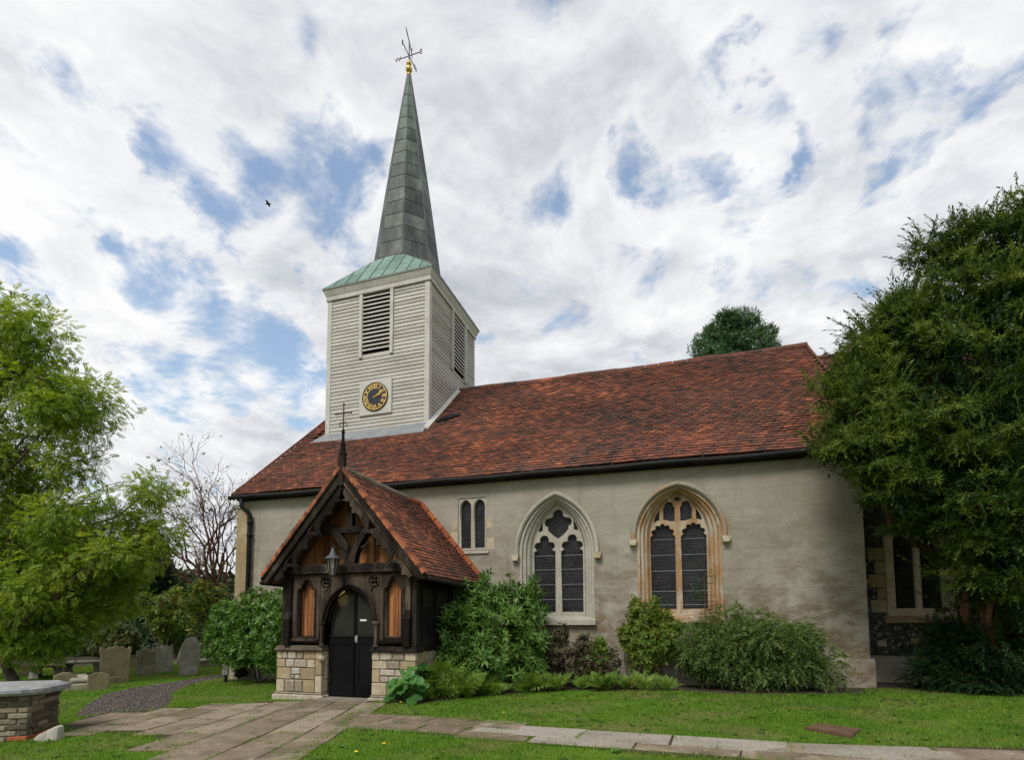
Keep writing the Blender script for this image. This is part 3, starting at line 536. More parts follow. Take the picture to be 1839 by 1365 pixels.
def tile_mesh(w, l, th):
    me = bpy.data.meshes.new('tile'); vs = [(-w / 2, 0, 0), (w / 2, 0, 0), (w / 2, l, -.006), (-w / 2, l, -.006), (-w / 2, 0, th), (w / 2, 0, th), (w / 2, l, 0.004), (-w / 2, l, .004)]
    me.from_pydata(vs, [], [(3, 2, 1, 0), (4, 5, 6, 7), (0, 1, 5, 4), (1, 2, 6, 5), (2, 3, 7, 6), (3, 0, 4, 7)]); me.update(); me.materials.append(MT['tile']); return me
def lay_tiles(frame, width, slope, gauge, tw, parent, skip=None, most=300, th=0.022, wav=0.012, one_by_one=True, stuff='roof_tiles'):
    """frame: 4x4 with x along the course, y up the slope, z off it."""
    cand = []; rows = int(slope / gauge); 
    for r in range(rows):
        n = int(width / tw); w = width / n
        for c in range(-1, n + 1):
            x = (c + (0.5 if r % 2 else 0.0) + 0.5) * w; 
            if x < w * .3 or x > width - w * .3: continue
            y = r * gauge
            if skip and skip(x, y): continue
            dz = wav * math.sin(x * 0.7 + r * .05) * math.sin(r * .21 + 1) + random.uniform(0, .006)
            m = frame @ Matrix.Translation((x + random.uniform(-.006, .006), y + random.uniform(-.010, .010), 0.004 + dz)) @ Matrix.Rotation(random.gauss(0, .012), 4, 'Z') @ Matrix.Rotation(random.gauss(0.0, .018), 4, 'Y') @ Matrix.Rotation(random.gauss(-.05, .022), 4, 'X')
            cand.append(m)
    me = tile_mesh(tw * .97, gauge * 1.35, th)
    cand.sort(key=lambda m: (m.translation - CAM).length)
    if one_by_one:
        for m in cand[:most]: link('tile', me, parent, m)
        cand = cand[most:]
    if cand:
        tv = np.array([v.co[:] for v in me.vertices]); q = [p.vertices[:] for p in me.polygons]; tf = [(a, b_, c) for a, b_, c, d in q] + [(a, c, d) for a, b_, c, d in q]
        A = np.array(cand); V, T = scatter(tv, tf, A[:, :3, :3], A[:, :3, 3]); o = tri_mesh(stuff, V, T, 'tile', parent); o['kind'] = 'stuff'
ln = math.hypot(1, SL); FR = Matrix(((1, 0, 0, X0R), (0, 1 / ln, -SL / ln, EAVE_Y), (0, SL / ln, 1 / ln, EAVE_Z), (0, 0, 0, 1)))
def skip_tower(x, y):
    X = x + X0R; Y = EAVE_Y + y / ln; return TOWER[0] < X < TOWER[1] and Y > TOWER[2]
lay_tiles(FR, X1R - X0R, ROOFLEN, 0.135, 0.172, roof, skip_tower, wav=0.022)
b = MB(); x = 4.5
while x < X1R - .05:      # ridge tiles
    w = .42; b = MB(); dz = random.uniform(-.008, .008); b.tube([(x, RY, RZ - .03 + dz + sag(x)), (min(x + w - .015, X1R), RY, RZ - .03 + dz + sag(x + w) + random.uniform(-.006, .006))], .125, 10); b.build('ridge_tile', 'tile', roof); x += w
for xv in (X0R, X1R): b = MB(); b.tube([pt_roof(xv, -.03, .02), pt_roof(xv, ROOFLEN, .02)], .035, 6); b.build('verge', 'tile', roof)
# a repaired patch of slate-dark tiles beside the turret
for i in range(7):
    p = pt_roof(4.75 + .17 * (i % 4) + random.uniform(-.05, .05), 3.9 + .17 * (i // 4) + .1 * (i % 4), .035); me = bpy.data.meshes.get('dark_tile') or tile_mesh(.19, .24, .022); me.name = 'dark_tile'; me.materials.clear(); me.materials.append(MT['iron'])
    link('slipped_tile', me, roof, Matrix.Translation(p) @ FR.to_3x3().to_4x4())
b = MB(); n = 40
pts = [(X0R - .06 + (X1R - X0R) * i / n, EAVE_Y - .05, EAVE_Z - .09 + .012 * math.sin(i * .9)) for i in range(n + 1)]; b.tube(pts, .06, 8); b.build('gutter', 'iron', church, smooth=True)
b = MB(); b.box(.03, L - .03, -.13, -.005, EAVE_Z - .16, EAVE_Z - .10); b.build('eaves_board', 'oak_dark', church)
dp = MB(); dp.tube([(.28, -.24, 4.78), (.30, -.22, 4.55), (.46, -.10, 4.36), (.47, -.10, 4.2), (.47, -.10, .02)], .055, 8)
for z in (4.1, 3.75, 2.2, 1.0): dp.lathe((.47, -.10, z), [(.075, 0), (.075, .09)], 10)
dp.tube([(.47, -.10, .12), (.44, -.3, .0)], .06, 8); dp.build('downpipe', 'iron', church, smooth=True)

# ---- gothic windows
def cof(k, d): return k['c'] + max(0, min(1, d / .26)) * (k['ci'] - k['c'])
def ring3(k, d, y, zb=None): return [(x, y, z) for x, z in arch_pts(k['cx'], k['w'] - d, k['zs'], cof(k, d), (k['zb'] if zb is None else zb))]
def gothic(k, rings, mat, hoodmat, name_holes, barz, glass):
    root = link('window', None, church, Matrix.Translation((k['cx'], 0, k['zb']))); root['label'] = name_holes[0]
    b = MB(); b.loft([ring3(k, d, y) for d, y in rings]); b.build('frame', mat, root)
    hz = k['zs'] - .10
    b = MB(); b.loft([ring3(k, d, y, hz) for d, y in [(-.02, .003), (-.02, -.05), (-.055, -.085), (-.10, -.085), (-.125, -.04), (-.125, .003)]])
    b.build('hood_mould', hoodmat, root)
    for s in (-1, 1):
        b = MB(); x = k['cx'] + s * (k['w'] + .09); b.hexa([(x - .06, -.13, hz - .10), (x + .06, -.13, hz - .10), (x + .05, .01, hz - .14), (x - .05, .01, hz - .14), (x - .09, -.12, hz + .02), (x + .09, -.12, hz + .02), (x + .09, .01, hz + .03), (x - .09, .01, hz + .03)])
        b.build('label_stop', 'stone_block', root)
    d = rings[-1][0]; inn = arch_pts(k['cx'], k['w'] - d + .012, k['zs'], cof(k, d), k['zb'] - .0)
    y = rings[-1][1]
    loops = [[(k['cx'] + x, z) for x, z in lp] for lp in name_holes[1]]
    plate('tracery', [inn] + loops, y, y + .14, mat, root, 0.007)
    g = MB(); p = arch_pts(k['cx'], k['w'] - d, k['zs'], cof(k, d), k['zb']); g.v = [(x, y + .10, z) for x, z in p]; g.f = [tuple(range(len(p)))]; g.build('glass', glass, root)
    for z in barz:
        for s in (-1, 1):
            m = MB(); m.bar((k['cx'] + s * .06, y + .085, z), (k['cx'] + s * .6, y + .085, z), .012, .012); m.build('saddle_bar', 'lead', root)
    s = MB(); zb = k['zb']; w = k['w']; s.hexa([(k['cx'] - w - .03, -.11, zb - .13), (k['cx'] + w + .03, -.11, zb - .13), (k['cx'] + w + .03, .25, zb - .13), (k['cx'] - w - .03, .25, zb - .13), (k['cx'] - w - .03, -.11, zb - .02), (k['cx'] + w + .03, -.11, zb - .02), (k['cx'] + w + .03, .25, zb + .07), (k['cx'] - w - .03, .25, zb + .07)])
    s.build('sill', mat, root)
    return root
def sym(lp): return [(-x, z) for x, z in reversed(lp)]
RINGS = [(0.0, -.010), (0.05, -.010), (.07, .05), (.13, .07), (.145, .13), (.20, .15), (.245, .235), (.26, .25)]
k = WIN['l']
lightR = path2((.07, 1.66), [((.575, 1.66), 0), ((.575, 3.07), 0), ((.50, 3.12), 0), ((.47, 3.29), -1.0, 9), ((.43, 3.31), 0), ((.23, 3.31), -1.45, 12), ((.19, 3.29), 0), ((.15, 3.12), -1.0, 9), ((.07, 3.07), 0), ((.07, 1.66), 0)])
tear = path2((0, 3.37), [((.25, 3.60), -.12, 5), ((.24, 3.655), 0), ((.20, 3.86), -1.0, 9), ((.12, 3.90), 0), ((-.12, 3.90), -1.3, 12), ((-.20, 3.86), 0), ((-.24, 3.655), -1.0, 9), ((-.25, 3.60), 0), ((0, 3.37), -.12, 5)])
sideR = path2((.365, 3.57), [((.475, 3.545), .0), ((.365, 3.79), -.10), ((.365, 3.57), 0)])
gothic(k, RINGS, 'stone_pale', 'stone_pale', ('pale limestone window with flowing teardrop tracery', [lightR, sym(lightR), tear, sideR, sym(sideR)]), [1.95, 2.3, 2.65, 2.98], 'leaded')
k = WIN['r']
lr = path2((.065, 1.71), [((.585, 1.71), 0), ((.585, 3.30), 0), ((.53, 3.36), 0), ((.50, 3.46), -.9, 6), ((.47, 3.48), 0), ((.39, 3.54), -.9, 6), ((.37, 3.545), 0), ((.28, 3.545), -1.0, 7), ((.26, 3.54), 0), ((.18, 3.48), -.9, 6), ((.15, 3.46), 0), ((.12, 3.36), -.9, 6), ((.065, 3.30), 0), ((.065, 1.71), 0)])
up = path2((.06, 3.645), [((.15, 3.645), 0), ((.30, 3.69), 0), ((.30, 3.94), 0), ((.265, 3.97), 0), ((.18, 4.08), -.5, 7), ((.095, 3.98), -.5, 7), ((.06, 3.95), 0), ((.06, 3.645), 0)])
sr = path2((.385, 3.68), [((.51, 3.635), 0), ((.385, 3.90), -.12), ((.385, 3.68), 0)])
dia = [(0, 4.085), (.085, 4.13), (0, 4.19), (-.085, 4.13)]
gothic(k, RINGS, 'stone_orange', 'stone_hood', ('orange stained limestone window with panel tracery', [lr, sym(lr), up, sym(up), sr, sym(sr), dia]), [1.8, 2.1, 2.55, 2.9, 3.25], 'leaded')
# square-headed two-light window
tw = link('window', None, church, Matrix.Translation((6.86, 0, 3.14))); tw['label'] = 'small square-headed window of two narrow lights'
def og(x0, x1): return path2((x0, 3.20), [((x1, 3.20), 0), ((x1, 4.22), 0), (((x0 + x1) / 2, 4.375), -.3), ((x0, 4.22), -.3), ((x0, 3.20), 0)])
plate('frame', [[(6.501, 3.141), (7.219, 3.141), (7.219, 4.419), (6.501, 4.419)], og(6.55, 6.82), og(6.90, 7.17)], .02, .16, 'stone_pale', tw, .012)
g = MB(); g.add([(6.52, .12, 3.16), (7.2, .12, 3.16), (7.2, .12, 4.4), (6.52, .12, 4.4)], [(0, 1, 2, 3)]); g.build('glass', 'leaded2', tw)
s = MB(); s.hexa([(6.44, -.04, 3.06), (7.28, -.04, 3.06), (7.28, .1, 3.06), (6.44, .1, 3.06), (6.44, -.04, 3.10), (7.28, -.04, 3.10), (7.28, .1, 3.16), (6.44, .1, 3.16)]); s.build('sill', 'stone_pale', tw)
for x0, x1, z0, z1 in [(6.30, 6.49, 3.3, 3.62), (6.34, 6.49, 3.64, 3.86), (7.23, 7.42, 3.15, 3.42), (7.23, 7.38, 3.66, 3.9)]:
    q = MB(); q.box(x0, x1, -.006, .1, z0, z1); q.build('quoin', 'stone_block', tw)

# ================================================================== CHANCEL
ch = thing('chancel', 'dark flint chancel wall with two-light stone window beside the yew', 'church wing', (18, 3, 0))
CY = 1.0; cz0 = 0.1
whole = [(15.56, .72 + .8), (16.98, .72 + .8), (16.98, 3.5), (15.56, 3.5)]
plate('wall', [[(L + .002, -.3), (22, -.3), (22, 4.9), (L + .002, 4.9)], [(15.82, 1.62), (16.80, 1.62), (16.80, 3.1), (16.31, 3.6), (15.82, 3.1)]], CY, CY + .5, 'flint', ch)
N = 6000; fx = RNG.uniform(L, 20, N); fz = RNG.uniform(-.05, 4.7, N); kk = ~((fx > 15.60) & (fx < 17.02) & (fz > 1.42) & (fz < 3.8)) & ~((fz > .56) & (fz < .76)); fx = fx[kk]; fz = fz[kk]; N = len(fx)
d = np.stack([RNG.normal(size=N), RNG.normal(size=N) * .2, RNG.normal(size=N) * .5], 1); R = frames(d, rnd_dirs(N), RNG.uniform(.03, .085, N)); V, T = scatter(octv * (1, .7, .9), octf, R, np.stack([fx, np.full(N, CY + .005), fz], 1))
o = tri_mesh('flints', V, T, 'flint', ch); o['kind'] = 'stuff'
wnd = link('window', None, ch, Matrix.Translation((16.31, CY, 1.6)))
plate('frame', [[(15.70, 1.52), (16.94, 1.52), (16.94, 3.2), (16.31, 3.82), (15.70, 3.2)], path2((15.88, 1.70), [((16.27, 1.70), 0), ((16.27, 3.1), 0), ((16.075, 3.35), -.3), ((15.88, 3.1), -.3), ((15.88, 1.7), 0)]), path2((16.35, 1.70), [((16.74, 1.70), 0), ((16.74, 3.1), 0), ((16.545, 3.35), -.3), ((16.35, 3.1), -.3), ((16.35, 1.7), 0)])], CY - .03, CY + .2, 'stone_block', wnd, .025)
g = MB(); g.add([(15.82, CY + .15, 1.6), (16.8, CY + .15, 1.6), (16.8, CY + .15, 3.6), (15.82, CY + .15, 3.6)], [(0, 1, 2, 3)]); g.build('glass', 'leaded2', wnd)
s = MB(); s.hexa([(15.64, CY - .10, 1.40), (17.0, CY - .10, 1.40), (17.0, CY + .1, 1.40), (15.64, CY + .1, 1.40), (15.64, CY - .10, 1.49), (17.0, CY - .10, 1.49), (17.0, CY + .1, 1.60), (15.64, CY + .1, 1.60)]); s.build('sill', 'stone_block', wnd)
for i, (x0, x1, z0, z1) in enumerate([(15.42, 15.69, 1.62, 1.88), (15.55, 15.69, 1.90, 2.12), (15.40, 15.69, 2.14, 2.42), (15.52, 15.69, 2.44, 2.7), (15.40, 15.69, 2.72, 2.98), (16.95, 17.2, 1.7, 1.95), (16.95, 17.1, 1.97, 2.25)]):
    q = MB(); q.box(x0, x1, CY - .035, CY + .1, z0, z1); q.build('quoin', 'stone_block', wnd, bevel=.006)
for (x0, z0) in [(15.2, 1.2), (15.5, .9), (15.25, 2.2), (15.15, 2.7), (16.1, .95), (16.8, 1.1)]:
    q = MB(); q.box(x0, x0 + .17, CY - .04, CY + .05, z0, z0 + .14); q.build('stone', 'stone_block', ch, bevel=.02)
s = MB(); s.hexa([(L + .01, CY - .12, .58), (20, CY - .12, .58), (20, CY + .05, .58), (L + .01, CY + .05, .58), (L + .01, CY - .12, .66), (20, CY - .12, .66), (20, CY + .05, .74), (L + .01, CY + .05, .74)]); s.build('string_course', 'stone_pale', ch)
s = MB(); s.box(L + .01, 20, CY - .09, CY + .03, -.2, .575); s.build('footing', 'stone_rubble', ch)
CE = (CY - .2, 5.0); CR = (RY, 9.02); cl = math.hypot(CR[0] - CE[0], CR[1] - CE[1]); cyv = (CR[0] - CE[0]) / cl; czv = (CR[1] - CE[1]) / cl
CF = Matrix(((1, 0, 0, X1R + .02), (0, cyv, -czv, CE[0]), (0, czv, cyv, CE[1]), (0, 0, 0, 1)))
b = MB(); b.box(0, 6.5, 0, cl, -.12, -.02); cr = b.build('roof', 'tile', ch, CF); b = MB(); b.add([(X1R + .02, RY, 9.02), (21.9, RY, 9.02), (21.9, 9.2, 5.0), (X1R + .02, 9.2, 5.0)], [(0, 1, 2, 3)]); b.build('rear_slope', 'tile', cr)
lay_tiles(CF, 5.5, cl, 0.135, 0.172, cr, most=40)
b = MB(); b.tube([(X1R + .02, RY, 9.0), (21.9, RY, 9.0)], .11, 8); b.build('ridge_tile', 'tile', cr)
for i in range(12): q = MB(); q.lathe((X1R + .15 + i * .3, RY, 9.08), [(.03, 0), (.06, .05), (.0, .09)], 6); q.build('ridge_crest', 'tile', cr)
b = MB(); b.tube([(X1R, CE[0] - .05, CE[1] - .08), (21, CE[0] - .05, CE[1] - .08)], .06, 8); b.build('gutter', 'iron', ch)

# ================================================================== BELL TURRET
TR = math.radians(-1.57); TW, TD = 3.68, 3.70
tur = thing('bell_turret', 'white weatherboarded bell turret with green copper spire and blue clock', 'bell tower', (4.40, 2.73, 7.4), rz=TR)
TM = Matrix.Translation((4.40, 2.73, 0)) @ Matrix.Rotation(TR, 4, 'Z')       # local: x -TW..0, y 0..TD, z world
ZB, ZC = 7.50, 12.07
def roof_z(y): return EAVE_Z + (min(2.73 + y, 2 * RY - 2.73 - y) - EAVE_Y) * SL
b = MB(); b.hexa([(-TW + .03, .03, 6.6), (-.03, .03, 6.6), (-.03, TD - .03, 6.6), (-TW + .03, TD - .03, 6.6), (-TW + .03, .03, ZC), (-.03, .03, ZC), (-.03, TD - .03, ZC), (-TW + .03, TD - .03, ZC)]); b.build('core', 'louvre_dark', tur, TM)
LV = (-2.37, -1.34, 10.12, 12.05); CL = (-2.42, -1.25, 7.98, 9.12); EV = (1.70, 2.72, 10.15, 12.05)
brd = [0]
def board_mesh(a, b_, axis, z0, h):      # one lapped board on the front (axis x) or flank (axis y)
    m = MB(); lo, hi = 0.030, 0.006; j = lambda: random.uniform(-.003, .003); j0, j1 = j(), j()
    if axis == 'x': m.hexa([(a, -lo, z0 + j0), (b_, -lo, z0 + j1), (b_, .02, z0 + j1), (a, .02, z0 + j0), (a, -hi, z0 + h), (b_, -hi, z0 + h), (b_, .02, z0 + h), (a, .02, z0 + h)])
    else: m.hexa([(lo, a, z0 + j0), (lo, b_, z0 + j1), (-.02, b_, z0 + j1), (-.02, a, z0 + j0), (hi, a, z0 + h), (hi, b_, z0 + h), (-.02, b_, z0 + h), (-.02, a, z0 + h)])
    return m
nb = 38; bh = (ZC - ZB) / nb
front = link('front_boarding', None, tur, TM); front['label'] = 'front wall of lapped white boards'
flank = link('side_boarding', None, tur, TM); flank['label'] = 'side wall of lapped white boards above the roof slope'
for i in range(nb):
    z = ZB + i * bh; segs = [(-TW + .13, -.13)]
    if z + bh > LV[2] - .02: segs = [(-TW + .13, LV[0] - .05), (LV[1] + .05, -.13)]
    for a, c in segs: board_mesh(a, c, 'x', z, bh + .012).build('board', 'white_board', front, TM)
    y1 = TD - .1; y0 = .12
    ylim = (z - roof_z(0)) / SL + .10
    if z + bh < roof_z(RY - 2.73) + .3: y1 = min(y1, ylim)
    if y1 - y0 > .12:
        segs = [(y0, y1)]
        if z + bh > EV[2] - .02: segs = [(y0, EV[0] - .05), (EV[1] + .05, TD - .1)]
        for a, c in segs: board_mesh(a, c, 'y', z, bh + .012).build('board', 'white_board', flank, TM)
b = MB()
for i in range(nb):
    z = ZB + i * bh; b.hexa([(-TW - .03, 0, z), (-TW + .02, 0, z), (-TW + .02, TD, z), (-TW - .03, TD, z), (-TW - .006, 0, z + bh), (-TW + .02, 0, z + bh), (-TW + .02, TD, z + bh), (-TW - .006, TD, z + bh)])
    b.hexa([(-TW, TD + .03, z), (0, TD + .03, z), (0, TD - .02, z), (-TW, TD - .02, z), (-TW, TD + .006, z + bh), (0, TD + .006, z + bh), (0, TD - .02, z + bh), (-TW, TD - .02, z + bh)])
o = b.build('rear_boarding', 'white_board', tur, TM); o['kind'] = 'stuff'
for (x0, x1, y0, y1, z0) in [(-.13, .035, -.04, .001, ZB - .05), (.0, .04, .001, .13, ZB - .02), (-TW - .035, -TW + .13, -.04, .001, ZB - .08), (-.02, .035, TD - .1, TD + .03, 9.2)]:
    m = MB(); m.box(x0, x1, y0, y1, z0, ZC); m.build('corner_board', 'white_trim', tur, TM)
# louvres
lou = link('louvre', None, tur, TM); lou['label'] = 'front louvred bell opening'
def slats(parent, fn, z0, z1, n):
    for i in range(n):
        z = z0 + (z1 - z0) * (i + .15) / n; fn(z).build('slat', 'white_trim', parent, TM)
slats(lou, lambda z: MB().hexa([(LV[0], -.045, z), (LV[1], -.045, z), (LV[1], .09, z + .10), (LV[0], .09, z + .10), (LV[0], -.045, z + .05), (LV[1], -.045, z + .05), (LV[1], .09, z + .15), (LV[0], .09, z + .15)]), LV[2], LV[3] - .02, 14)
m = MB(); m.box(LV[0], LV[1], .10, .12, LV[2], LV[3]); m.build('void', 'louvre_dark', lou, TM)
for x in (LV[0] - .05, LV[1] + .05): m = MB(); m.box(x - .055, x + .055, -.075, .01, LV[2] - .2, LV[3]); m.build('jamb', 'white_trim', lou, TM)
lo2 = link('louvre', None, tur, TM); lo2['label'] = 'side louvred bell opening'
slats(lo2, lambda z: MB().hexa([(.045, EV[0], z), (.045, EV[1], z), (-.09, EV[1], z + .10), (-.09, EV[0], z + .10), (.045, EV[0], z + .05), (.045, EV[1], z + .05), (-.09, EV[1], z + .15), (-.09, EV[0], z + .15)]), EV[2], EV[3] - .02, 14)
for y in (EV[0] - .05, EV[1] + .05): m = MB(); m.box(-.01, .095, y - .055, y + .055, EV[2] - .2, EV[3]); m.build('jamb', 'white_trim', lo2, TM)
# cornice and flashings
def ringbox(o, z0, z1, o2=None):
    o2 = o if o2 is None else o2; m = MB()
    m.hexa([(-TW - o, -o, z0), (o, -o, z0), (o, TD + o, z0), (-TW - o, TD + o, z0), (-TW - o2, -o2, z1), (o2, -o2, z1), (o2, TD + o2, z1), (-TW - o2, TD + o2, z1)]); return m
cor = ringbox(.075, ZC, ZC + .15).build('cornice', 'white_trim', tur, TM)
ringbox(.085, ZC + .152, ZC + .34, .16).build('cornice_moulding', 'white_trim', cor, TM); ringbox(.175, ZC + .342, ZC + .38).build('drip_edge', 'lead', cor, TM)
m = MB(); fz = roof_z(-.12); m.hexa([(-TW - .45, -.56, roof_z(-.56) + .05), (.12, -.56, roof_z(-.56) + .05), (.06, -.035, ZB - .03), (-TW - .06, -.035, ZB - .03), (-TW - .45, -.56, roof_z(-.56) + .085), (.12, -.56, roof_z(-.56) + .085), (.06, -.035, ZB + .03), (-TW - .06, -.035, ZB + .03)]); m.build('apron_flashing', 'lead', tur, TM)
m = MB(); y1 = RY - 2.73; m.hexa([(.035, -.35, roof_z(-.35) + .03), (.15, -.35, roof_z(-.35) + .03), (.15, y1, roof_z(y1) + .03), (.035, y1, roof_z(y1) + .03), (.035, -.35, roof_z(-.35) + .14), (.11, -.35, roof_z(-.35) + .07), (.11, y1, roof_z(y1) + .07), (.035, y1, roof_z(y1) + .14)]); m.build('step_flashing', 'white_trim', tur, TM)
# copper skirt and spire, panel by panel
CXL, CYL = -TW / 2, TD / 2; ZS0, ZS1, ZT = ZC + .385, 13.80, 21.55; A1 = 1.10; HS = TW / 2 + .175
def octp(a, z): t = math.tan(pi / 8) * a; return [Vector((CXL + x, CYL + y, z)) for x, y in [(-t, -a), (t, -a), (a, -t), (a, t), (t, a), (-t, a), (-a, t), (-a, -t)]]
sq = [Vector((CXL - HS, CYL - HS, ZS0)), Vector((CXL + HS, CYL - HS, ZS0)), Vector((CXL + HS, CYL + HS, ZS0)), Vector((CXL - HS, CYL + HS, ZS0))]; o8 = octp(A1, ZS1)
mid = [p.lerp(Vector((CXL, CYL, p.z)), 0) for p in sq]
spire = link('spire', None, tur, TM @ Matrix.Translation((CXL, CYL, ZS0))); spire['label'] = 'tall octagonal weathered copper spire on a green flared skirt'
def panel(q, name, mat, thick=.012, gap=.012, parent=None):
    q = [Vector(p) for p in q]; c = sum(q, Vector()) / len(q); n = (q[1] - q[0]).cross(q[2] - q[0]).normalized(); 
    if n.dot(c - Vector((CXL, CYL, c.z - .5))) < 0: n = -n
    m = MB(); k = len(q); a = []
    for p in q: dd = c - p; a.append(p + dd.normalized() * gap)
    m.v = [tuple(p) for p in q] + [tuple(p + n * thick) for p in a]; m.f = [tuple(k + i for i in range(k))] + [(i, (i + 1) % k, k + (i + 1) % k, k + i) for i in range(k)]
    m.build(name, mat, parent or spire, TM)
sk = MB(); sk.v = [tuple(p) for p in sq + o8]
sk.f = [(0, 1, 5, 4), (1, 6, 5), (1, 2, 7, 6), (2, 8, 7), (2, 3, 9, 8), (3, 10, 9), (3, 0, 11, 10), (0, 4, 11)]; skirt = sk.build('skirt', 'spire', spire, TM)
for s in range(4):
    a, c = sq[s], sq[(s + 1) % 4]; p, q = o8[2 * s], o8[2 * s + 1]; n = 7
    mb_, mt_ = (a + c) / 2, (p + q) / 2; xd = (c - a).normalized(); hw, tw_ = (c - a).length / 2, (q - p).length / 2; upn = (mt_ - Vector((CXL, CYL, mt_.z)))
    hh = lambda x: min(1.0, (hw - abs(x)) / (hw - tw_)); P3 = lambda x, h: mb_ + xd * x + (mt_ - mb_) * h
    for i in range(9):       # standing seams run straight up the slope and die into the hips
        x0, x1 = -hw + 2 * hw * i / 9, -hw + 2 * hw * (i + 1) / 9; h0, h1 = hh(x0), hh(x1); cut = .40 + .22 * (i % 2)
        if min(h0, h1) > cut + .1:
            panel([P3(x0, 0), P3(x1, 0), P3(x1, cut), P3(x0, cut)], 'skirt_panel', 'copper_green', gap=.02, parent=skirt); panel([P3(x0, cut), P3(x1, cut), P3(x1, h1), P3(x0, h0)], 'skirt_panel', 'copper_green', gap=.02, parent=skirt)
        else: panel([v for v in ([P3(x0, 0), P3(x1, 0)] + ([P3(x1, h1)] if h1 > .01 else []) + ([P3(x0, h0)] if h0 > .01 else []))], 'skirt_panel', 'copper_green', gap=.02, parent=skirt)
        if i: m = MB(); m.bar(P3(x0, .01), P3(x0, h0 - .01), .03, .04, upn); m.build('standing_seam', 'spire_dark', skirt, TM)
    panel([c, o8[(2 * s + 2) % 8], q], 'broach_panel', 'spire', parent=skirt)
rows = 15; zz = [ZS1 + (ZT - ZS1) * (i / rows) ** 0.96 for i in range(rows + 1)]
def rad(z): t = (z - ZS1) / (ZT - ZS1); return A1 * (1 - t) + .05 * t + .03 * math.sin(pi * t)
for r in range(rows):
    q0, q1 = octp(rad(zz[r]), zz[r]), octp(rad(zz[r + 1]), zz[r + 1])
    for f in range(8): panel([q0[f], q0[(f + 1) % 8], q1[(f + 1) % 8], q1[f]], 'panel', 'spire', .016, .026)
m = MB(); m.loft([octp(rad(z) - .004, z) for z in zz], True); m.build('spire_core', 'spire_dark', spire, TM)
m = MB()
for f in range(8): m = MB(); m.tube([octp(rad(z) + .004, z)[f] for z in zz], .022, 5); m.build('arris_roll', 'spire', spire, TM)
# weather vane
vz = ZT; C0 = (CXL, CYL)
vane = link('weather_vane', None, tur, TM @ Matrix.Translation((CXL, CYL, vz))); vane['label'] = 'weather vane with gilt balls and compass letters'
m = MB(); m.lathe((*C0, vz - .05), [(.06, 0), (.09, .06), (.05, .12)], 10); m.ball((*C0, vz + .22), .125, 12, 8); m.ball((*C0, vz + .45), .095, 12, 8); m.build('gilt_balls', 'gold', vane, TM, True)
m = MB(); m.tube([(*C0, vz + .4), (*C0, vz + 1.35)], .020, 6); m.build('spindle', 'vane', vane, TM)
VR = TM @ Matrix.Translation((CXL, CYL, vz + .76))
for ends in (((-.42, 0, 0), (.42, 0, 0)), ((0, -.42, 0), (0, .42, 0))): m = MB(); m.tube(ends, .016, 6); m.build('compass_arm', 'vane', vane, VR)
for ch_, x, y in (('W', -.48, 0), ('E', .48, 0), ('N', 0, .48), ('S', 0, -.48)):
    mw = VR @ Matrix.Translation((x, y, 0)) @ (FRONT if y == 0 else Matrix.Rotation(pi / 2, 4, 'Z') @ FRONT)
    text_mesh('letter', ch_, .25, .010, 'vane', vane, mw)
m = MB(); m.tube([(0, -.30, 0), (0, .28, .01)], .018, 6); m.add([(-.01, -.28, .07), (-.01, -.52, 0), (-.01, -.28, -.07), (.01, -.28, .07), (.01, -.52, 0), (.01, -.28, -.07)], [(0, 1, 2), (5, 4, 3), (0, 3, 4, 1), (1, 4, 5, 2), (2, 5, 3, 0)])
m.add([(-.01, .2, .03), (-.01, .45, .22), (-.01, .36, .02), (-.01, .45, -.14), (.01, .2, .03), (.01, .45, .22), (.01, .36, .02), (.01, .45, -.14)], [(0, 1, 2), (0, 2, 3), (6, 5, 4), (7, 6, 4), (0, 4, 5, 1), (1, 5, 6, 2), (2, 6, 7, 3), (3, 7, 4, 0)])
m.build('arrow', 'vane', vane, TM @ Matrix.Translation((CXL, CYL, vz + 1.30)) @ Matrix.Rotation(math.radians(15), 4, 'Z'))
# clock
ck = link('clock', None, tur, TM @ Matrix.Translation((-1.83, -.05, 8.55))); ck['label'] = 'blue-black clock with gilt Roman numerals showing ten past two'
m = MB(); m.box(CL[0], CL[1], -.075, .0, CL[2], CL[3]); pan = m.build('backboard', 'white_trim', ck, TM, bevel=.01)
KM = TM @ Matrix.Translation((-1.83, -.08, 8.55)) @ FRONT
def disc(r0, r1, d0, d1, n=48):
    m = MB(); ring = lambda r, d: [(r * math.cos(2 * pi * k / n), r * math.sin(2 * pi * k / n), d) for k in range(n)]
    m.loft([ring(r1, d0), ring(r1, d1), ring(max(r0, .001), d1)], True); return m
disc(0, .445, -.01, .012).build('dial', 'clock_blue', ck, KM); disc(.437, .462, -.01, .03).build('bezel', 'iron', ck, KM); disc(.405, .432, 0, .018).build('minute_ring', 'gold', ck, KM)
for i, s in enumerate(['XII', 'I', 'II', 'III', 'IIII', 'V', 'VI', 'VII', 'VIII', 'IX', 'X', 'XI']):
    a = -2 * pi * i / 12
    sc = Matrix.Diagonal((min(1.0, 2.3 / len(s)) * 1.0, 1.12, 1, 1))
    text_mesh('numeral', s, .185, .006, 'gold', ck, KM @ Matrix.Rotation(a, 4, 'Z') @ Matrix.Translation((0, .325, .014)) @ sc, bold=.006)
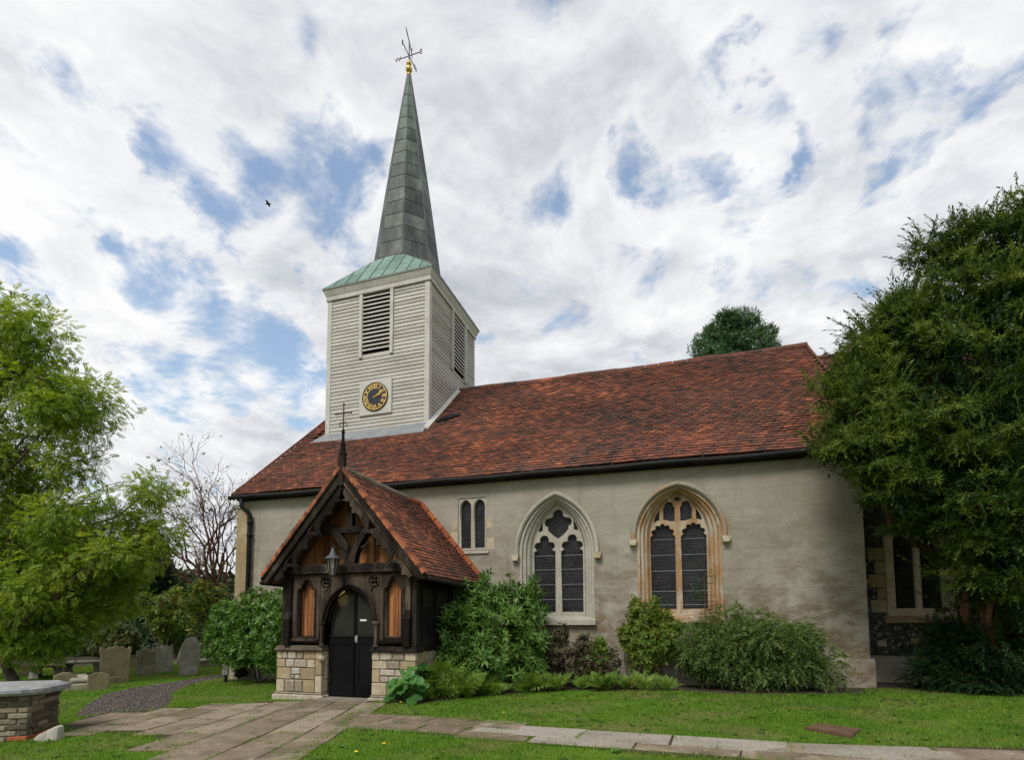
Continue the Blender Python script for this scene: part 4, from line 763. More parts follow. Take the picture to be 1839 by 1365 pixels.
def hand(l, w, ang):
    m = MB(); pts = [(-w, -.06), (w, -.06), (w, l * .55), (w * 2.2, l * .72), (0, l), (-w * 2.2, l * .72), (-w, l * .55)]; n = len(pts)
    m.loft([[(x, y, .02) for x, y in pts], [(x, y, .032) for x, y in pts]], True); m.f.append(tuple(n + i for i in range(n))); m.build('clock_hand', 'gold', ck, KM @ Matrix.Rotation(ang, 4, 'Z'))
hand(.36, .017, -math.radians(55)); hand(.25, .024, -math.radians(64))

# ================================================================== PORCH
porch = thing('church_porch', 'carved dark timber porch with tiled gable on stone plinths', 'porch', (5.43, -1.6, 0))
PF = -3.06; PCX = 5.47; GZ = -0.02
# stone plinths: mortar core with separate blocks
def plinth(x0, x1, blocks, label):
    b = MB(); b.box(x0 + .015, x1 - .015, PF + .02, PF + .40, GZ - .2, .91); r = b.build('plinth', 'mortar', porch); r['label'] = label
    for (a, c, z0, z1, rub) in blocks:
        g_ = .007; d = random.uniform(0, .012) + (.008 if rub else .0)
        m = MB(); m.box(a + g_, c - g_, PF - d, PF + .10, z0 + g_, z1 - g_); m.build('stone', 'stone_rubble' if rub else 'stone_block', r, bevel=.018 if rub else .008)
    for z0, z1 in [(.12, .35), (.36, .62), (.63, .9)]:
        for xx in (x0, x1 - .1): m = MB(); m.box(xx - .004, xx + .104, PF + .11, PF + .41, z0, z1); m.build('stone', 'stone_block', r, bevel=.008)
    m = MB(); m.hexa([(x0 - .06, PF - .07, GZ - .2), (x1 + .06, PF - .07, GZ - .2), (x1 + .06, PF + .45, GZ - .2), (x0 - .06, PF + .45, GZ - .2), (x0 - .05, PF - .06, .07), (x1 + .05, PF - .06, .07), (x1 + .05, PF + .44, .07), (x0 - .05, PF + .44, .07)]); m.box(x0 - .02, x1 + .02, PF - .025, PF + .42, .072, .11)
    m.build('base_course', 'stone_rubble', r, bevel=.015)
def blk(u0, u1, v0, v1, ub, xb, vb, rub): # picture rectangle of a block -> metres on the plinth front
    X = lambda u: xb[0] + (u - ub[0]) / (ub[1] - ub[0]) * (xb[1] - xb[0]); Zz = lambda v: .90 - (v - vb[0]) / (vb[1] - vb[0]) * .79
    return (X(u0), X(u1), Zz(v1), Zz(v0), rub)
LB = [(92, 145, 860, 937, 0), (145, 200, 860, 937, 1), (200, 285, 860, 937, 1), (285, 355, 860, 937, 1), (355, 470, 860, 937, 0), (92, 180, 937, 1016, 0), (180, 268, 937, 1016, 1), (268, 393, 937, 1016, 1), (393, 470, 937, 1016, 0), (92, 235, 1016, 1127, 0), (235, 328, 1016, 1083, 1), (328, 470, 1016, 1127, 0), (235, 270, 1083, 1127, 1), (270, 328, 1083, 1127, 1), (92, 172, 1127, 1245, 0), (172, 275, 1127, 1245, 1), (275, 354, 1127, 1245, 1), (354, 470, 1127, 1245, 0), (470, 535, 860, 937, 0), (470, 535, 937, 1085, 0), (470, 535, 1085, 1245, 0)]
plinth(3.93, 4.96, [blk(*r[:4], (92, 535), (3.93, 4.96), (860, 1245), r[4]) for r in LB], 'left plinth of honey coloured and grey stone blocks')
RB = [(155, 231, 855, 932, 0), (231, 351, 855, 932, 1), (351, 468, 855, 932, 1), (468, 575, 855, 932, 0), (155, 301, 932, 1012, 0), (301, 426, 932, 1012, 1), (426, 575, 932, 1012, 0), (155, 232, 1012, 1137, 0), (232, 381, 1012, 1075, 1), (381, 575, 1012, 1075, 0), (232, 321, 1075, 1137, 1), (321, 575, 1075, 1137, 0), (155, 300, 1137, 1255, 0), (300, 575, 1137, 1255, 0)]
plinth(6.03, 6.93, [blk(*r[:4], (155, 575), (6.03, 6.93), (855, 1255), r[4]) for r in RB], 'right plinth of honey coloured and grey stone blocks')
for xa in (3.96, 6.62): b = MB(); b.box(xa, xa + .28, PF + .42, -.01, GZ - .2, .9); b.build('side_wall', 'stone_rubble', porch)
# timber sill, posts, panels
def wood(name, mat, *boxes, bevel=.008):
    for bx in boxes: m = MB(); m.box(*bx); m.build(name, mat, porch, bevel=bevel)
for x0, x1 in ((3.93, 4.97), (6.02, 6.95)):
    m = MB(); m.hexa([(x0 - .03, PF - .07, .915), (x1 + .03, PF - .07, .915), (x1 + .03, PF + .3, .915), (x0 - .03, PF + .3, .915), (x0 + .02, PF - .02, 1.01), (x1 - .02, PF - .02, 1.01), (x1 - .02, PF + .3, 1.01), (x0 + .02, PF + .3, 1.01)]); m.build('weathered_ledge', 'oak', porch, bevel=.008)
def buttress(x0, x1):
    m = MB(); m.hexa([(x0, PF - .10, 1.01), (x1, PF - .10, 1.01), (x1, PF + .05, 1.01), (x0, PF + .05, 1.01), (x0, PF - .09, 1.5), (x1, PF - .09, 1.5), (x1, PF + .05, 1.5), (x0, PF + .05, 1.5)])
    m.hexa([(x0 - .012, PF - .10, 1.501), (x1 + .012, PF - .10, 1.501), (x1 + .012, PF + .05, 1.501), (x0 - .012, PF + .05, 1.501), (x0, PF - .03, 1.66), (x1, PF - .03, 1.66), (x1, PF + .05, 1.66), (x0, PF + .05, 1.66)])
    m.box(x0 + .012, x1 - .012, PF - .03, PF + .05, 1.661, 2.38); m.build('buttress_post', 'oak', porch, bevel=.01)
buttress(4.13, 4.26); buttress(6.70, 6.83)
wood('corner_post', 'oak_dark', (4.02, 4.125, PF + .0, PF + .16, 1.01, 2.4), (6.835, 6.93, PF + .0, PF + .16, 1.01, 2.4))
def ogee(x0, x1, z0, zs, za):
    w = x1 - x0; c = (x0 + x1) / 2
    return path2((x0, z0), [((x1, z0), 0), ((x1, zs), 0), ((x1 - .19 * w, zs + .10), -.55, 6), ((c, za), -.22, 6), ((x0 + .19 * w, zs + .10), -.22, 6), ((x0, zs), -.55, 6), ((x0, z0), 0)])
for x0, x1, a, c in ((4.265, 4.885, 4.42, 4.75), (6.16, 6.695, 6.31, 6.61)):
    plate('panel_frame', [[(x0, 1.06), (x1, 1.06), (x1, 2.38), (x0, 2.38)], ogee(a, c, 1.19, 2.00, 2.27)], PF, PF + .09, 'oak_mid', porch, .012)
    plate('panel_moulding', [ogee(a - .05, c + .05, 1.15, 2.02, 2.345), ogee(a - .014, c + .014, 1.178, 2.01, 2.295)], PF - .025, PF + .02, 'oak', porch, .006)
    n = 5; w = (c - a + .16) / n
    for i in range(n): m = MB(); m.box(a - .08 + i * w + .004, a - .08 + (i + 1) * w - .004, PF + .11 + random.uniform(0, .01), PF + .14, 1.08, 2.36); m.build('plank', 'plank', porch)
    wood('panel_sill', 'oak', (x0 + .02, x1 - .02, PF - .05, PF + .02, 1.09, 1.14))
# door arch
DX, DWH, DZS, DC = 5.535, 0.545, 1.45, 0.16
def darch(d, zb=0.9): return arch_pts(DX, DWH - d, DZS, DC, zb)
def quatre(cx, cz):
    out = []
    for k in range(4):
        a = pi / 4 + k * pi / 2; out.append(circle2((cx + .047 * math.cos(a), cz + .047 * math.sin(a)), .03, 10))
    return out
apexz = max(z for x, z in darch(0)); 
sp_out = [(4.886, 1.02), (4.97, 1.02), (4.97, 1.46)] + [p for p in darch(.0)[1:-1]][1:-1] + [(6.10, 1.46), (6.10, 1.02), (6.158, 1.02), (6.158, 2.38), (4.886, 2.38)]
plate('arch_spandrel', [sp_out] + quatre(5.01, 2.235) + quatre(6.055, 2.235), PF + .01, PF + .10, 'oak_mid', porch, .008)
for c in (5.01, 6.055):
    m = MB(); m.tube([(c + .105 * math.cos(2 * pi * k / 16), PF - .0, 2.235 + .105 * math.sin(2 * pi * k / 16)) for k in range(17)], .016, 6, False); m.build('roundel_ring', 'oak', porch, smooth=True)
    m = MB(); m.box(c - .1, c + .1, PF + .102, PF + .11, 2.13, 2.34); m.build('roundel_back', 'louvre_dark', porch)
    m = MB(); m.bar((c - .06, PF + .005, 2.04), (c + (.03 if c < 5.5 else -.03), PF + .005, 2.11), .03, .03); m.build('carved_leaf', 'oak', porch)
for d, y, r in ((-.03, PF - .015, .022), (.02, PF + .02, .020), (.065, PF + .07, .018)):
    m = MB(); m.tube([(x, y, z) for x, z in darch(d)[1:-1]], r, 6); m.build('arch_moulding', 'oak', porch, smooth=True)
for x in (4.945, 6.115):
    m = MB(); m.lathe((x, PF - .01, 1.0), [(.055, 0), (.05, .03), (.034, .05), (.034, .33), (.045, .35), (.034, .37), (.06, .42), (.075, .43), (.075, .47), (.06, .475)], 10); m.build('colonnette', 'oak', porch, smooth=False)
m = MB(); m.lathe((4.955, PF + .0, .70), [(.03, 0), (.065, .04), (.07, .08), (.05, .12)], 8); m.build('corbel', 'stone_rubble', porch)
# door
DY = PF + .16
door = link('door', None, porch, Matrix.Translation((DX, DY, 0))); door['label'] = 'black double door with arched glazed upper half'
for s, x0, x1 in ((-1, DX - .535, DX + .03), (1, DX + .045, DX + .535)):
    m = MB(); m.box(x0, x1, DY, DY + .05, .03, 1.17); lf = m.build('door_leaf', 'asphalt_black', door, bevel=.006)
    m = MB(); m.box(x0 + .02, x1 - .02, DY - .012, DY - .001, 1.03, 1.15); m.box(x0 + .02, x1 - .02, DY - .012, DY - .001, .05, .28); st = .06; m.box(x0 + .02, x0 + .02 + st, DY - .012, DY - .001, .285, 1.025); m.box(x1 - .02 - st, x1 - .02, DY - .012, DY - .001, .285, 1.025); m.build('door_rail', 'asphalt_black', door)
m = MB(); m.box(DX - .53, DX + .53, DY - .02, DY + .0, 1.175, 1.205); m.build('weather_bar', 'iron', door)
m = MB(); m.box(DX + .0, DX + .055, DY - .01, DY + .05, 1.21, 2.24); m.build('meeting_stile', 'asphalt_black', door)
dg_ = arch_pts(DX, DWH - .03, DZS, DC, 1.21); m = MB(); m.v = [(x, DY + .02, z) for x, z in dg_] + [(x, DY + .026, z) for x, z in dg_]; n = len(dg_); m.f = [tuple(range(n)), tuple(reversed(range(n, 2 * n)))] + [(i, (i + 1) % n, n + (i + 1) % n, n + i) for i in range(n)]; m.build('door_glass', 'door_glass', door)
m = MB(); m.box(DX + .065, DX + .10, DY - .03, DY - .005, 1.07, 1.20); m.tube([(DX + .08, DY - .06, 1.10), (DX + .08, DY - .065, 1.17)], .012, 6); m.build('door_handle', 'chrome', door)
m = MB(); m.box(DX + .13, DX + .27, DY + .008, DY + .016, 1.475, 1.51); m.build('door_sticker', 'sign_white', door)
m = MB(); m.box(4.2, 6.7, -.02, -.012, 0, 2.4); m.build('inner_wall', 'oak_dark', porch)
lm = MB(); lm.ball((5.06, -2.55, 1.90), .10, 12, 8, (1, 1, 1.35)); lm.lathe((5.06, -2.55, 2.04), [(.05, 0), (.02, .04), (.02, .5)], 8); tag(lm.build('porch_lamp', 'lamp', smooth=True), 'glowing yellow lamp inside the porch behind the door glass', 'lamp')
# tie beam with carved words
bmz = (2.385, 2.565)
m = MB(); m.box(4.05, 6.85, PF - .06, PF + .12, *bmz); tb = m.build('tie_beam', 'oak', porch, bevel=.012)
text_mesh('carved_words', 'AND INTO HIS COURTS WITH PRAISE', .118, .004, 'louvre_dark', tb, Matrix.Translation((5.52, PF - .063, 2.475)) @ FRONT @ Matrix.Diagonal((1.12, 1.0, 1, 1)))
# gable
PA, PE, PHW, PY0 = 4.36, 2.29, 1.74, -3.28; psl = math.hypot(PHW, PA - PE); pdx, pdz = PHW / psl, (PA - PE) / psl
w = .125
for i in range(22):
    x0 = 4.08 + i * w
    if x0 > 6.8: break
    top = lambda x: PA - .10 - abs(x - PCX) * (PA - PE) / PHW
    z0 = 2.57; t0, t1 = top(x0), top(x0 + w); 
    if max(t0, t1) < z0 + .05: continue
    t0 = max(t0, z0 + .01); t1 = max(t1, z0 + .01); yy = PF + .36 + random.uniform(0, .012)
    m = MB(); m.hexa([(x0 + .003, yy, z0), (x0 + w - .003, yy, z0), (x0 + w - .003, yy + .03, z0), (x0 + .003, yy + .03, z0), (x0 + .003, yy, t0), (x0 + w - .003, yy, t1), (x0 + w - .003, yy + .03, t1), (x0 + .003, yy + .03, t0)]); m.build('gable_plank', 'plank', porch)
def curved(name, pts2, w, y0, y1, mat):
    P_ = np.array(pts2); out = []; inn = []
    for i in range(len(P_)):
        d = P_[min(i + 1, len(P_) - 1)] - P_[max(i - 1, 0)]; d = d / np.linalg.norm(d); nn = np.array([-d[1], d[0]]); out.append(tuple(P_[i] + nn * w / 2)); inn.append(tuple(P_[i] - nn * w / 2))
    plate(name, [out + inn[::-1]], y0, y1, mat, porch, .012)
for s in (-1, 1):
    q0 = (PCX + .05 + s * .05, 2.57); q1 = (PCX + .05 + s * .62, 3.36); curved('curved_brace', [q0] + arc(q0, q1, s * .28, 9), .15, PF - .02, PF + .13, 'oak')
    m = MB(); m.bar((PCX + .05 + s * .26, PF, 2.86), (PCX + .05 + s * .40, PF, 2.95), .05, .03); m.build('brace_cusp', 'oak', porch)
wood('king_post', 'oak_dark', (PCX - .01, PCX + .10, PF - .015, PF + .12, 3.2, 4.1)); wood('collar_beam', 'oak_dark', (4.85, 6.15, PF + .0, PF + .13, 3.16, 3.29))
# bargeboards: moulded outer board and cusped inner board
for s in (-1, 1):
    def bp(t, o): return (PCX + s * (t * pdx - o * pdz), PA - t * pdz - o * pdx)       # along the slope from the apex, o inwards
    bb = plate('bargeboard', [[bp(0.03, .0), bp(psl + .02, .0), bp(psl - .02, .17), bp(.03 + .17 * pdx / pdz * 1.0, .17)]], PY0 - .02, PY0 + .05, 'oak', porch, .012)
    m = MB(); m.tube([(bp(.0, -.0)[0], PY0 - .03, bp(0, .0)[1]), (bp(psl, 0)[0], PY0 - .03, bp(psl, 0)[1])], .028, 6); m.tube([(bp(.25, .15)[0], PY0 - .025, bp(.25, .15)[1]), (bp(psl - .05, .15)[0], PY0 - .025, bp(psl - .05, .15)[1])], .018, 6); m.build('board_moulding', 'oak', bb, smooth=True)
    sg = s
    tips = [(.55, .34, 0), (.80, .40, 1), (1.27, .50, 2), (1.62, .40, 1), (2.05, .50, 2), (2.38, .36, 1), (2.64, .20, 0)]
    seq = []
    for (ta, oa, ka), (tb2, ob, kb) in zip(tips[:-1], tips[1:]):
        seq.append((ta, oa)); tm = (ta + tb2) / 2; om = .27 if tm < 2.2 else .23; seq += [(ta + .035, oa - .03), (tm - .025, om + .06), (tm, om + .075), (tm + .025, om + .06), (tb2 - .035, ob - .03)]
    seq.append(tips[-1][:2]); seq = seq[::-1]
    lp = [bp(.25, .165), bp(2.68, .165), bp(*seq[0])]
    for i in range(1, len(seq)):
        dlt = abs(seq[i][0] - seq[i - 1][0]); lp += arc(lp[-1], bp(*seq[i]), (-.42 * s) if dlt > .06 else 0, 5)
    lp += [bp(.40, .44)]
    hol = []
    for t0, o0 in ((1.035, .30), (1.445, .30), (1.835, .30), (2.215, .275)): hol.append(circle2(bp(t0, o0 - .005), .017, 8))
    for t0 in (1.27, 2.05): hol.append([bp(t0 - .10, .195), bp(t0 + .10, .195), bp(t0, .35)]); hol.append(circle2(bp(t0, .455), .018, 8))
    plate('cusped_board', [lp] + hol, PY0 + .0, PY0 + .05, 'oak', bb, .007)
vt = bpy.data.meshes.new('verge_tile'); vt.from_pydata([(-.055, -.06, -.035), (.045, -.06, -.04), (.045, .10, -.04), (-.055, .10, -.035), (-.055, -.06, .035), (.045, -.06, .015), (.045, .10, .015), (-.055, .10, .035)], [], [(3, 2, 1, 0), (4, 5, 6, 7), (0, 1, 5, 4), (1, 2, 6, 5), (2, 3, 7, 6), (3, 0, 4, 7)]); vt.materials.append(MT['red_tile'])
for s in (-1, 1):
    for i in range(27):
        t = .10 + i * .098; link('verge_tile', vt, porch, Matrix(((s * pdx, 0, s * pdz, PCX + s * t * pdx), (0, 1, 0, PY0 + random.uniform(-.012, .008)), (-pdz, 0, pdx, PA - t * pdz + (.055 if s < 0 else .035)), (0, 0, 0, 1))))
m = MB(); m.box(PCX - .062, PCX + .062, PY0 - .06, PY0 + .06, 4.02, 4.62); m.lathe((PCX, PY0 + .01, 3.90), [(.0, 0), (.05, .03), (.05, .08), (.08, .115)], 8); m.build('finial_post', 'oak', porch, bevel=.015)
m = MB(); m.lathe((PCX, PY0 + .01, 4.621), [(.075, 0), (.08, .03), (.05, .05), (.045, .18), (.062, .20), (.034, .23), (.024, .42), (.04, .44), (.015, .50), (.012, .52)], 8); m.build('finial', 'oak_dark', porch)
m = MB(); z0 = 5.10; y = PY0 + .01; m.tube([(PCX, y, z0), (PCX, y, z0 + .52)], .013, 6); m.tube([(PCX - .17, y, z0 + .33), (PCX + .17, y, z0 + .33)], .011, 6)
for p in ((PCX - .17, y, z0 + .33), (PCX + .17, y, z0 + .33), (PCX, y, z0 + .52), (PCX, y, z0 + .33)): m.ball(p, .022, 6, 4)
for s in (-1, 1): m.tube([(PCX + s * (.05 + .04 * math.cos(a)), y, z0 + .12 + .04 * math.sin(a)) for a in np.linspace(pi, -pi * .6, 9)], .008, 5)
m.build('iron_cross', 'vane', porch)
# porch roof
for s in (-1, 1):
    fr = Matrix(((0, -s * pdx, s * pdz, PCX + s * PHW), (s, 0, 0, PY0 if s > 0 else -.01), (0, pdz, pdx, PE), (0, 0, 0, 1)))
    b = MB(); b.box(0, 3.27, -.02, psl - .02, -.09, -.008); pr = b.build('roof_slope', 'tile', porch, fr)
    lay_tiles(fr, 3.27, psl, .098, .165, pr, th=.018, wav=.01, one_by_one=(s > 0))
for i in range(10):
    y = PY0 + i * .325; m = MB(); dz = random.uniform(-.006, .006); m.tube([(PCX, y + .005, PA - .015 + dz - .008 * i * 0), (PCX, y + .32, PA - .015 + dz)], .085, 8); m.build('ridge_tile', 'mortar' if i < 8 else 'red_brick', porch)
for i in range(9):      # red tile fillet where the roof meets the wall
    t0 = .05 + i * .295; m = MB(); p0 = Vector((PCX + t0 * pdx, -.045, PA - t0 * pdz)); p1 = Vector((PCX + (t0 + .275) * pdx, -.045, PA - (t0 + .275) * pdz)); up = Vector((pdz, 0, pdx)); m.bar(p0 + up * .05, p1 + up * .05, .08, .11, up); m.build('fillet_tile', 'red_brick', porch, bevel=.008)
m = MB(); m.bar((PCX, -.02, PA + .02), (PCX + psl * pdx, -.02, PE + .02), .03, .16, (pdz, 0, pdx)); m.build('mortar_fillet', 'mortar', porch)
m = MB(); m.tube([(PCX + PHW + .05, PY0 + .03, PE - .06), (PCX + PHW + .05, -1.6, PE - .10), (PCX + PHW + .05, -.02, PE - .09)], .045, 8); m.tube([(PCX - PHW - .05, PY0 + .03, PE - .06), (PCX - PHW - .05, -.02, PE - .09)], .045, 8); m.build('gutter', 'iron', porch, smooth=True)
# porch flank framing with leaded lights
for i in range(5):
    y = PF + .18 + i * .70
    wood('side_post', 'oak_dark', (6.80, 6.92, y, y + .13, 1.0, 2.38), (3.98, 4.10, y, y + .13, 1.0, 2.38))
wood('side_rail', 'oak_dark', (6.79, 6.93, PF + .17, -.01, .905, .995), (3.97, 4.11, PF + .17, -.01, .905, .995), (6.79, 6.93, PF + .17, -.01, 2.385, 2.52), (3.97, 4.11, PF + .17, -.01, 2.385, 2.52))
for xa in (6.86, 4.04): m = MB(); m.add([(xa, PF + .2, 1.0), (xa, -.01, 1.0), (xa, -.01, 2.4), (xa, PF + .2, 2.4)], [(0, 1, 2, 3)]); m.build('side_glazing', 'leaded2', porch)
# lantern
ln_ = thing('lantern', 'hexagonal pewter lantern hanging before the porch tie beam', 'lantern', (5.36, PF - .30, 2.33))
lc = (5.36, PF - .30, 2.33)
m = MB(); m.lathe(lc, [(.055, 0), (.06, .015), (.105, .30)], 6); m.build('glass_body', 'lantern_glass', ln_)
m = MB()
for k in range(6):
    a = 2 * pi * (k + .5) / 6; m.tube([(lc[0] + .057 * math.cos(a), lc[1] + .057 * math.sin(a), lc[2]), (lc[0] + .109 * math.cos(a), lc[1] + .109 * math.sin(a), lc[2] + .305)], .012, 4)
m.build('frame', 'iron', ln_)
m = MB(); m.lathe(lc, [(.145, .305), (.14, .32), (.07, .37), (.042, .43), (.035, .45), (.02, .50), (.0, .52)], 12); m.build('cap', 'steel', ln_)
m = MB(); m.tube([(lc[0], lc[1], lc[2] + .52), (lc[0] + .06, lc[1] + .03, lc[2] + .55), (5.48, PF - .03, 2.80)], .011, 6); m.box(5.46, 5.50, PF - .035, PF - .012, 2.68, 2.90); m.build('bracket', 'iron', ln_)

# ================================================================== GRAVEYARD
def headstone(px, py, hpx, wpx, shape, mat, label, rz=0.0, tilt=(0, 0), th=.09, foot=None):
    p = at(px, py, 'z', 0.0)
    for _ in range(4): p = at(px, py, 'z', float(gz(p.x, p.y)))
    dpt = (p - CAM).dot(FWD); h = hpx / F * dpt; w = wpx / F * dpt
    if shape == 'scallop': lp = [(-.5, 0), (.5, 0), (.5, .80), (.53, .84), (.53, .97), (.44, .99), (.40, .93), (.30, .95), (.22, 1.0), (.13, .96), (.05, 1.02), (-.05, 1.02), (-.13, .96), (-.22, 1.0), (-.30, .95), (-.40, .93), (-.44, .99), (-.53, .97), (-.53, .84), (-.5, .80)]
    elif shape == 'ogee': lp = [(-.5, 0), (.5, 0), (.5, .88), (.42, .93), (.33, .89), (.24, .93)] + [(.2 * math.cos(a), .93 + .08 * math.sin(a)) for a in np.linspace(.2, pi - .2, 7)] + [(-.24, .93), (-.33, .89), (-.42, .93), (-.5, .88)]
    elif shape == 'shoulder': lp = [(-.5, 0), (.5, 0), (.5, .88), (.40, .88)] + [(.36 * math.cos(a), .88 + .13 * math.sin(a)) for a in np.linspace(.1, pi - .1, 8)] + [(-.40, .88), (-.5, .88)]
    elif shape == 'round': lp = [(-.5, 0), (.5, 0)] + [(.5 * math.cos(a), .80 + .20 * math.sin(a) ** .8) for a in np.linspace(0.02, pi - .02, 11)]
    elif shape == 'point': lp = [(-.5, 0), (.5, 0), (.5, .74), (.42, .84), (.22, .95), (0, 1.0), (-.22, .95), (-.42, .84), (-.5, .74)]
    else: lp = [(-.5, 0), (.5, 0), (.49, .96), (.40, 1.0), (-.42, .985), (-.5, .95)]
    mw = Matrix.Translation(p) @ Matrix.Rotation(rz, 4, 'Z') @ Matrix.Rotation(tilt[0], 4, 'X') @ Matrix.Rotation(tilt[1], 4, 'Y')
    root = thing('headstone', label, 'headstone', p, 'headstones in the churchyard')
    loop = [(x * w, z * h if z > 0 else -.15) for x, z in lp]
    plate('slab', [loop], -th / 2, th / 2, mat, root, .012, mw)
    if foot: plate('footstone', [[(x * foot[0] * w + foot[2] * w, (z * foot[1] * h) if z > 0 else -.1) for x, z in [(-.5, 0), (.5, 0)] + [(.5 * math.cos(a), .6 + .4 * math.sin(a)) for a in np.linspace(0, pi, 9)]]], -.24, -.17, mat, root, .01, mw)
    return root
hs = headstone
RZV = math.radians(60)
hs(205, 1228, 66, 44, 'scallop', 'headstone_olive', 'large square olive headstone with scalloped top edge', RZV, (.0, 0), .12, (.55, .2, .0))
hs(260, 1213, 48, 28, 'ogee', 'headstone_mid', 'brown headstone with ogee top and small footstone before it', RZV, (0, 0), .12, (.6, .34, .1))
hs(293, 1209, 49, 30, 'scallop', 'headstone_grey', 'pale grey square headstone with rising slanted top', RZV, (0, -.07), .08)
hs(338, 1213, 69, 31, 'point', 'headstone_grey', 'tall grey headstone with rounded point beside a carved footstone', RZV + .08, (0, .06), .12, (.75, .24, .0))
hs(324, 1193, 30, 16, 'square', 'headstone_grey', 'leaning grey headstone half hidden behind the tall pointed one', RZV, (0, .28), .08)
hs(364, 1183, 20, 13, 'square', 'headstone_grey', 'small tilted headstone near the foot of the bare tree', RZV, (0, .2), .08)
hs(397, 1178, 26, 15, 'round', 'headstone_mid', 'small round-topped brown headstone beside the bare tree trunk', RZV)
hs(28, 1216, 46, 36, 'square', 'headstone_mid', 'broad brown headstone behind the pinnate tree trunk', RZV)
hs(237, 1200, 17, 16, 'round', 'headstone_olive', 'low mossy stump of a headstone in the hedge shade', RZV, (0, .15))
hs(116, 1241, 32, 32, 'shoulder', 'headstone_olive', 'low olive headstone beside the brick chest tomb', RZV, (0, 0), .10)
hs(175, 1240, 31, 31, 'shoulder', 'headstone_olive', 'low dark olive headstone standing at the gravel edge', RZV, (0, .03), .10)
def table_tomb(px, py, w, d, h, label, mat='headstone_grey'):
    p = at(px, py, 'z', -.11); r = thing('table_tomb', label, 'tomb', p, 'table tombs', RZV - .2); mw = WM[r.name]
    m = MB(); m.box(-w / 2, w / 2, -d / 2, d / 2, h - .07, h); m.build('table_slab', mat, r, mw, bevel=.02)
    for s in (-1, 1): m = MB(); m.hexa([(s * w * .36 - .12, -d * .3, -.1), (s * w * .36 + .12, -d * .3, -.1), (s * w * .36 + .12, d * .3, -.1), (s * w * .36 - .12, d * .3, -.1), (s * w * .36 - .09, -d * .25, h * .5), (s * w * .36 + .09, -d * .25, h * .5), (s * w * .36 + .09, d * .25, h * .5), (s * w * .36 - .09, d * .25, h * .5)]); m.hexa([(s * w * .36 - .09, -d * .25, h * .5 + .001), (s * w * .36 + .09, -d * .25, h * .5 + .001), (s * w * .36 + .09, d * .25, h * .5 + .001), (s * w * .36 - .09, d * .25, h * .5 + .001), (s * w * .36 - .14, -d * .32, h - .071), (s * w * .36 + .14, -d * .32, h - .071), (s * w * .36 + .14, d * .32, h - .071), (s * w * .36 - .14, d * .32, h - .071)]); m.build('pedestal', 'headstone_grey', r, mw)
    return r
table_tomb(86, 1214, .75, 1.2, .33, 'stone table tomb nearest the leafy tree trunk', 'headstone_olive'); table_tomb(149, 1209, 1.0, .6, .36, 'stone table tomb like a bench behind the low olive headstones')
p = at(146, 1238, 'z', -.10); r = thing('kerbed_grave', 'low kerbed grave between the two low olive headstones', 'grave', p, rz=RZV); mw = WM[r.name]
m = MB(); m.box(-.28, .28, -.1, 1.3, -.1, .12); m.build('kerb', 'headstone_mid', r, mw, bevel=.02); m = MB(); m.box(-.22, .22, .05, 1.2, .121, .26); m.build('coped_slab', 'headstone_grey', r, mw, bevel=.05)
p = at(382, 1193, 'z', -.11); r = thing('ledger_tomb', 'flat ledger slab on rubble base near the bare tree', 'tomb', p, rz=RZV); mw = WM[r.name]
m = MB(); m.box(-.75, .75, -.4, .5, -.1, .12); m.build('rubble_base', 'stone_rubble', r, mw); m = MB(); m.box(-.85, .85, -.5, .6, .121, .19); m.build('slab', 'headstone_grey', r, mw, bevel=.015)
# chest tomb in the foreground: courses of single bricks under a lichened slab
TO = at(50, 1331, 'z', -.03); trz = math.radians(30)
tomb = thing('chest_tomb', 'weathered brick chest tomb with lichened stone slab top', 'tomb', (TO.x - 1.0, TO.y + .5, -.03)); TMW = Matrix.Translation((TO.x - .02, TO.y, -.03)) @ Matrix.Rotation(trz, 4, 'Z')
BW, BD, BH = 2.0, .72, .58
m = MB(); m.box(-BW + .02, -.02, .02, BD - .02, -.1, BH); m.build('core', 'mortar', tomb, TMW)
for r_ in range(8):
    z0 = -.01 + r_ * .073
    for face in (0, 1):
        lng = BW if face == 0 else BD; u = -(.11 if r_ % 2 else 0)
        while u < lng - .02:
            a = max(u, 0) + .006; c = min(u + .225, lng) - .006; u += .235
            if c - a < .03: continue
            if random.random() < .04: continue
            d = random.uniform(-.006, .012); m = MB(); zj = random.uniform(-.004, .004); h = .060 + random.uniform(-.004, .006)
            if face == 0: m.box(-c, -a, -d, .09, z0 + zj, z0 + zj + h)
            else:
                a = max(a, .096)
                if c - a < .03: continue
                m.box(-.09, d, a, c, z0 + zj, z0 + zj + h)
            m.build('brick', 'red_brick' if r_ < 2 and random.random() < .55 else 'tomb_brick', tomb, TMW, bevel=.010)
m = MB(); n = 14; loop = [(-BW - .1, -.13), (-.02, -.13), (.14, .05), (.14, BD - .05), (-.02, BD + .13), (-BW - .1, BD + .13)]
rs = [[(x * 0.985, y + (.03 if y < .3 else -.03), BH + .002) for x, y in loop], [(x, y, BH + .035) for x, y in loop], [(x, y, BH + .075) for x, y in loop], [(x - (.06 if x > -1 else -.06), y + (.06 if y < .4 else -.06), BH + .105) for x, y in loop]]
m.loft(rs, True); m.f.append(tuple(18 + i for i in range(6))); m.f.append(tuple(reversed(range(6)))); m.build('slab', 'ledger', tomb, TMW)
lp_ = at(80, 1333, 'z', -.04); m = MB(); m.hexa([(-.20, -.05, -.1), (.19, -.06, -.1), (.20, .12, -.1), (-.18, .12, -.1), (-.17, .0, .06), (.17, -.02, .21), (.19, .10, .22), (-.14, .10, .08)])
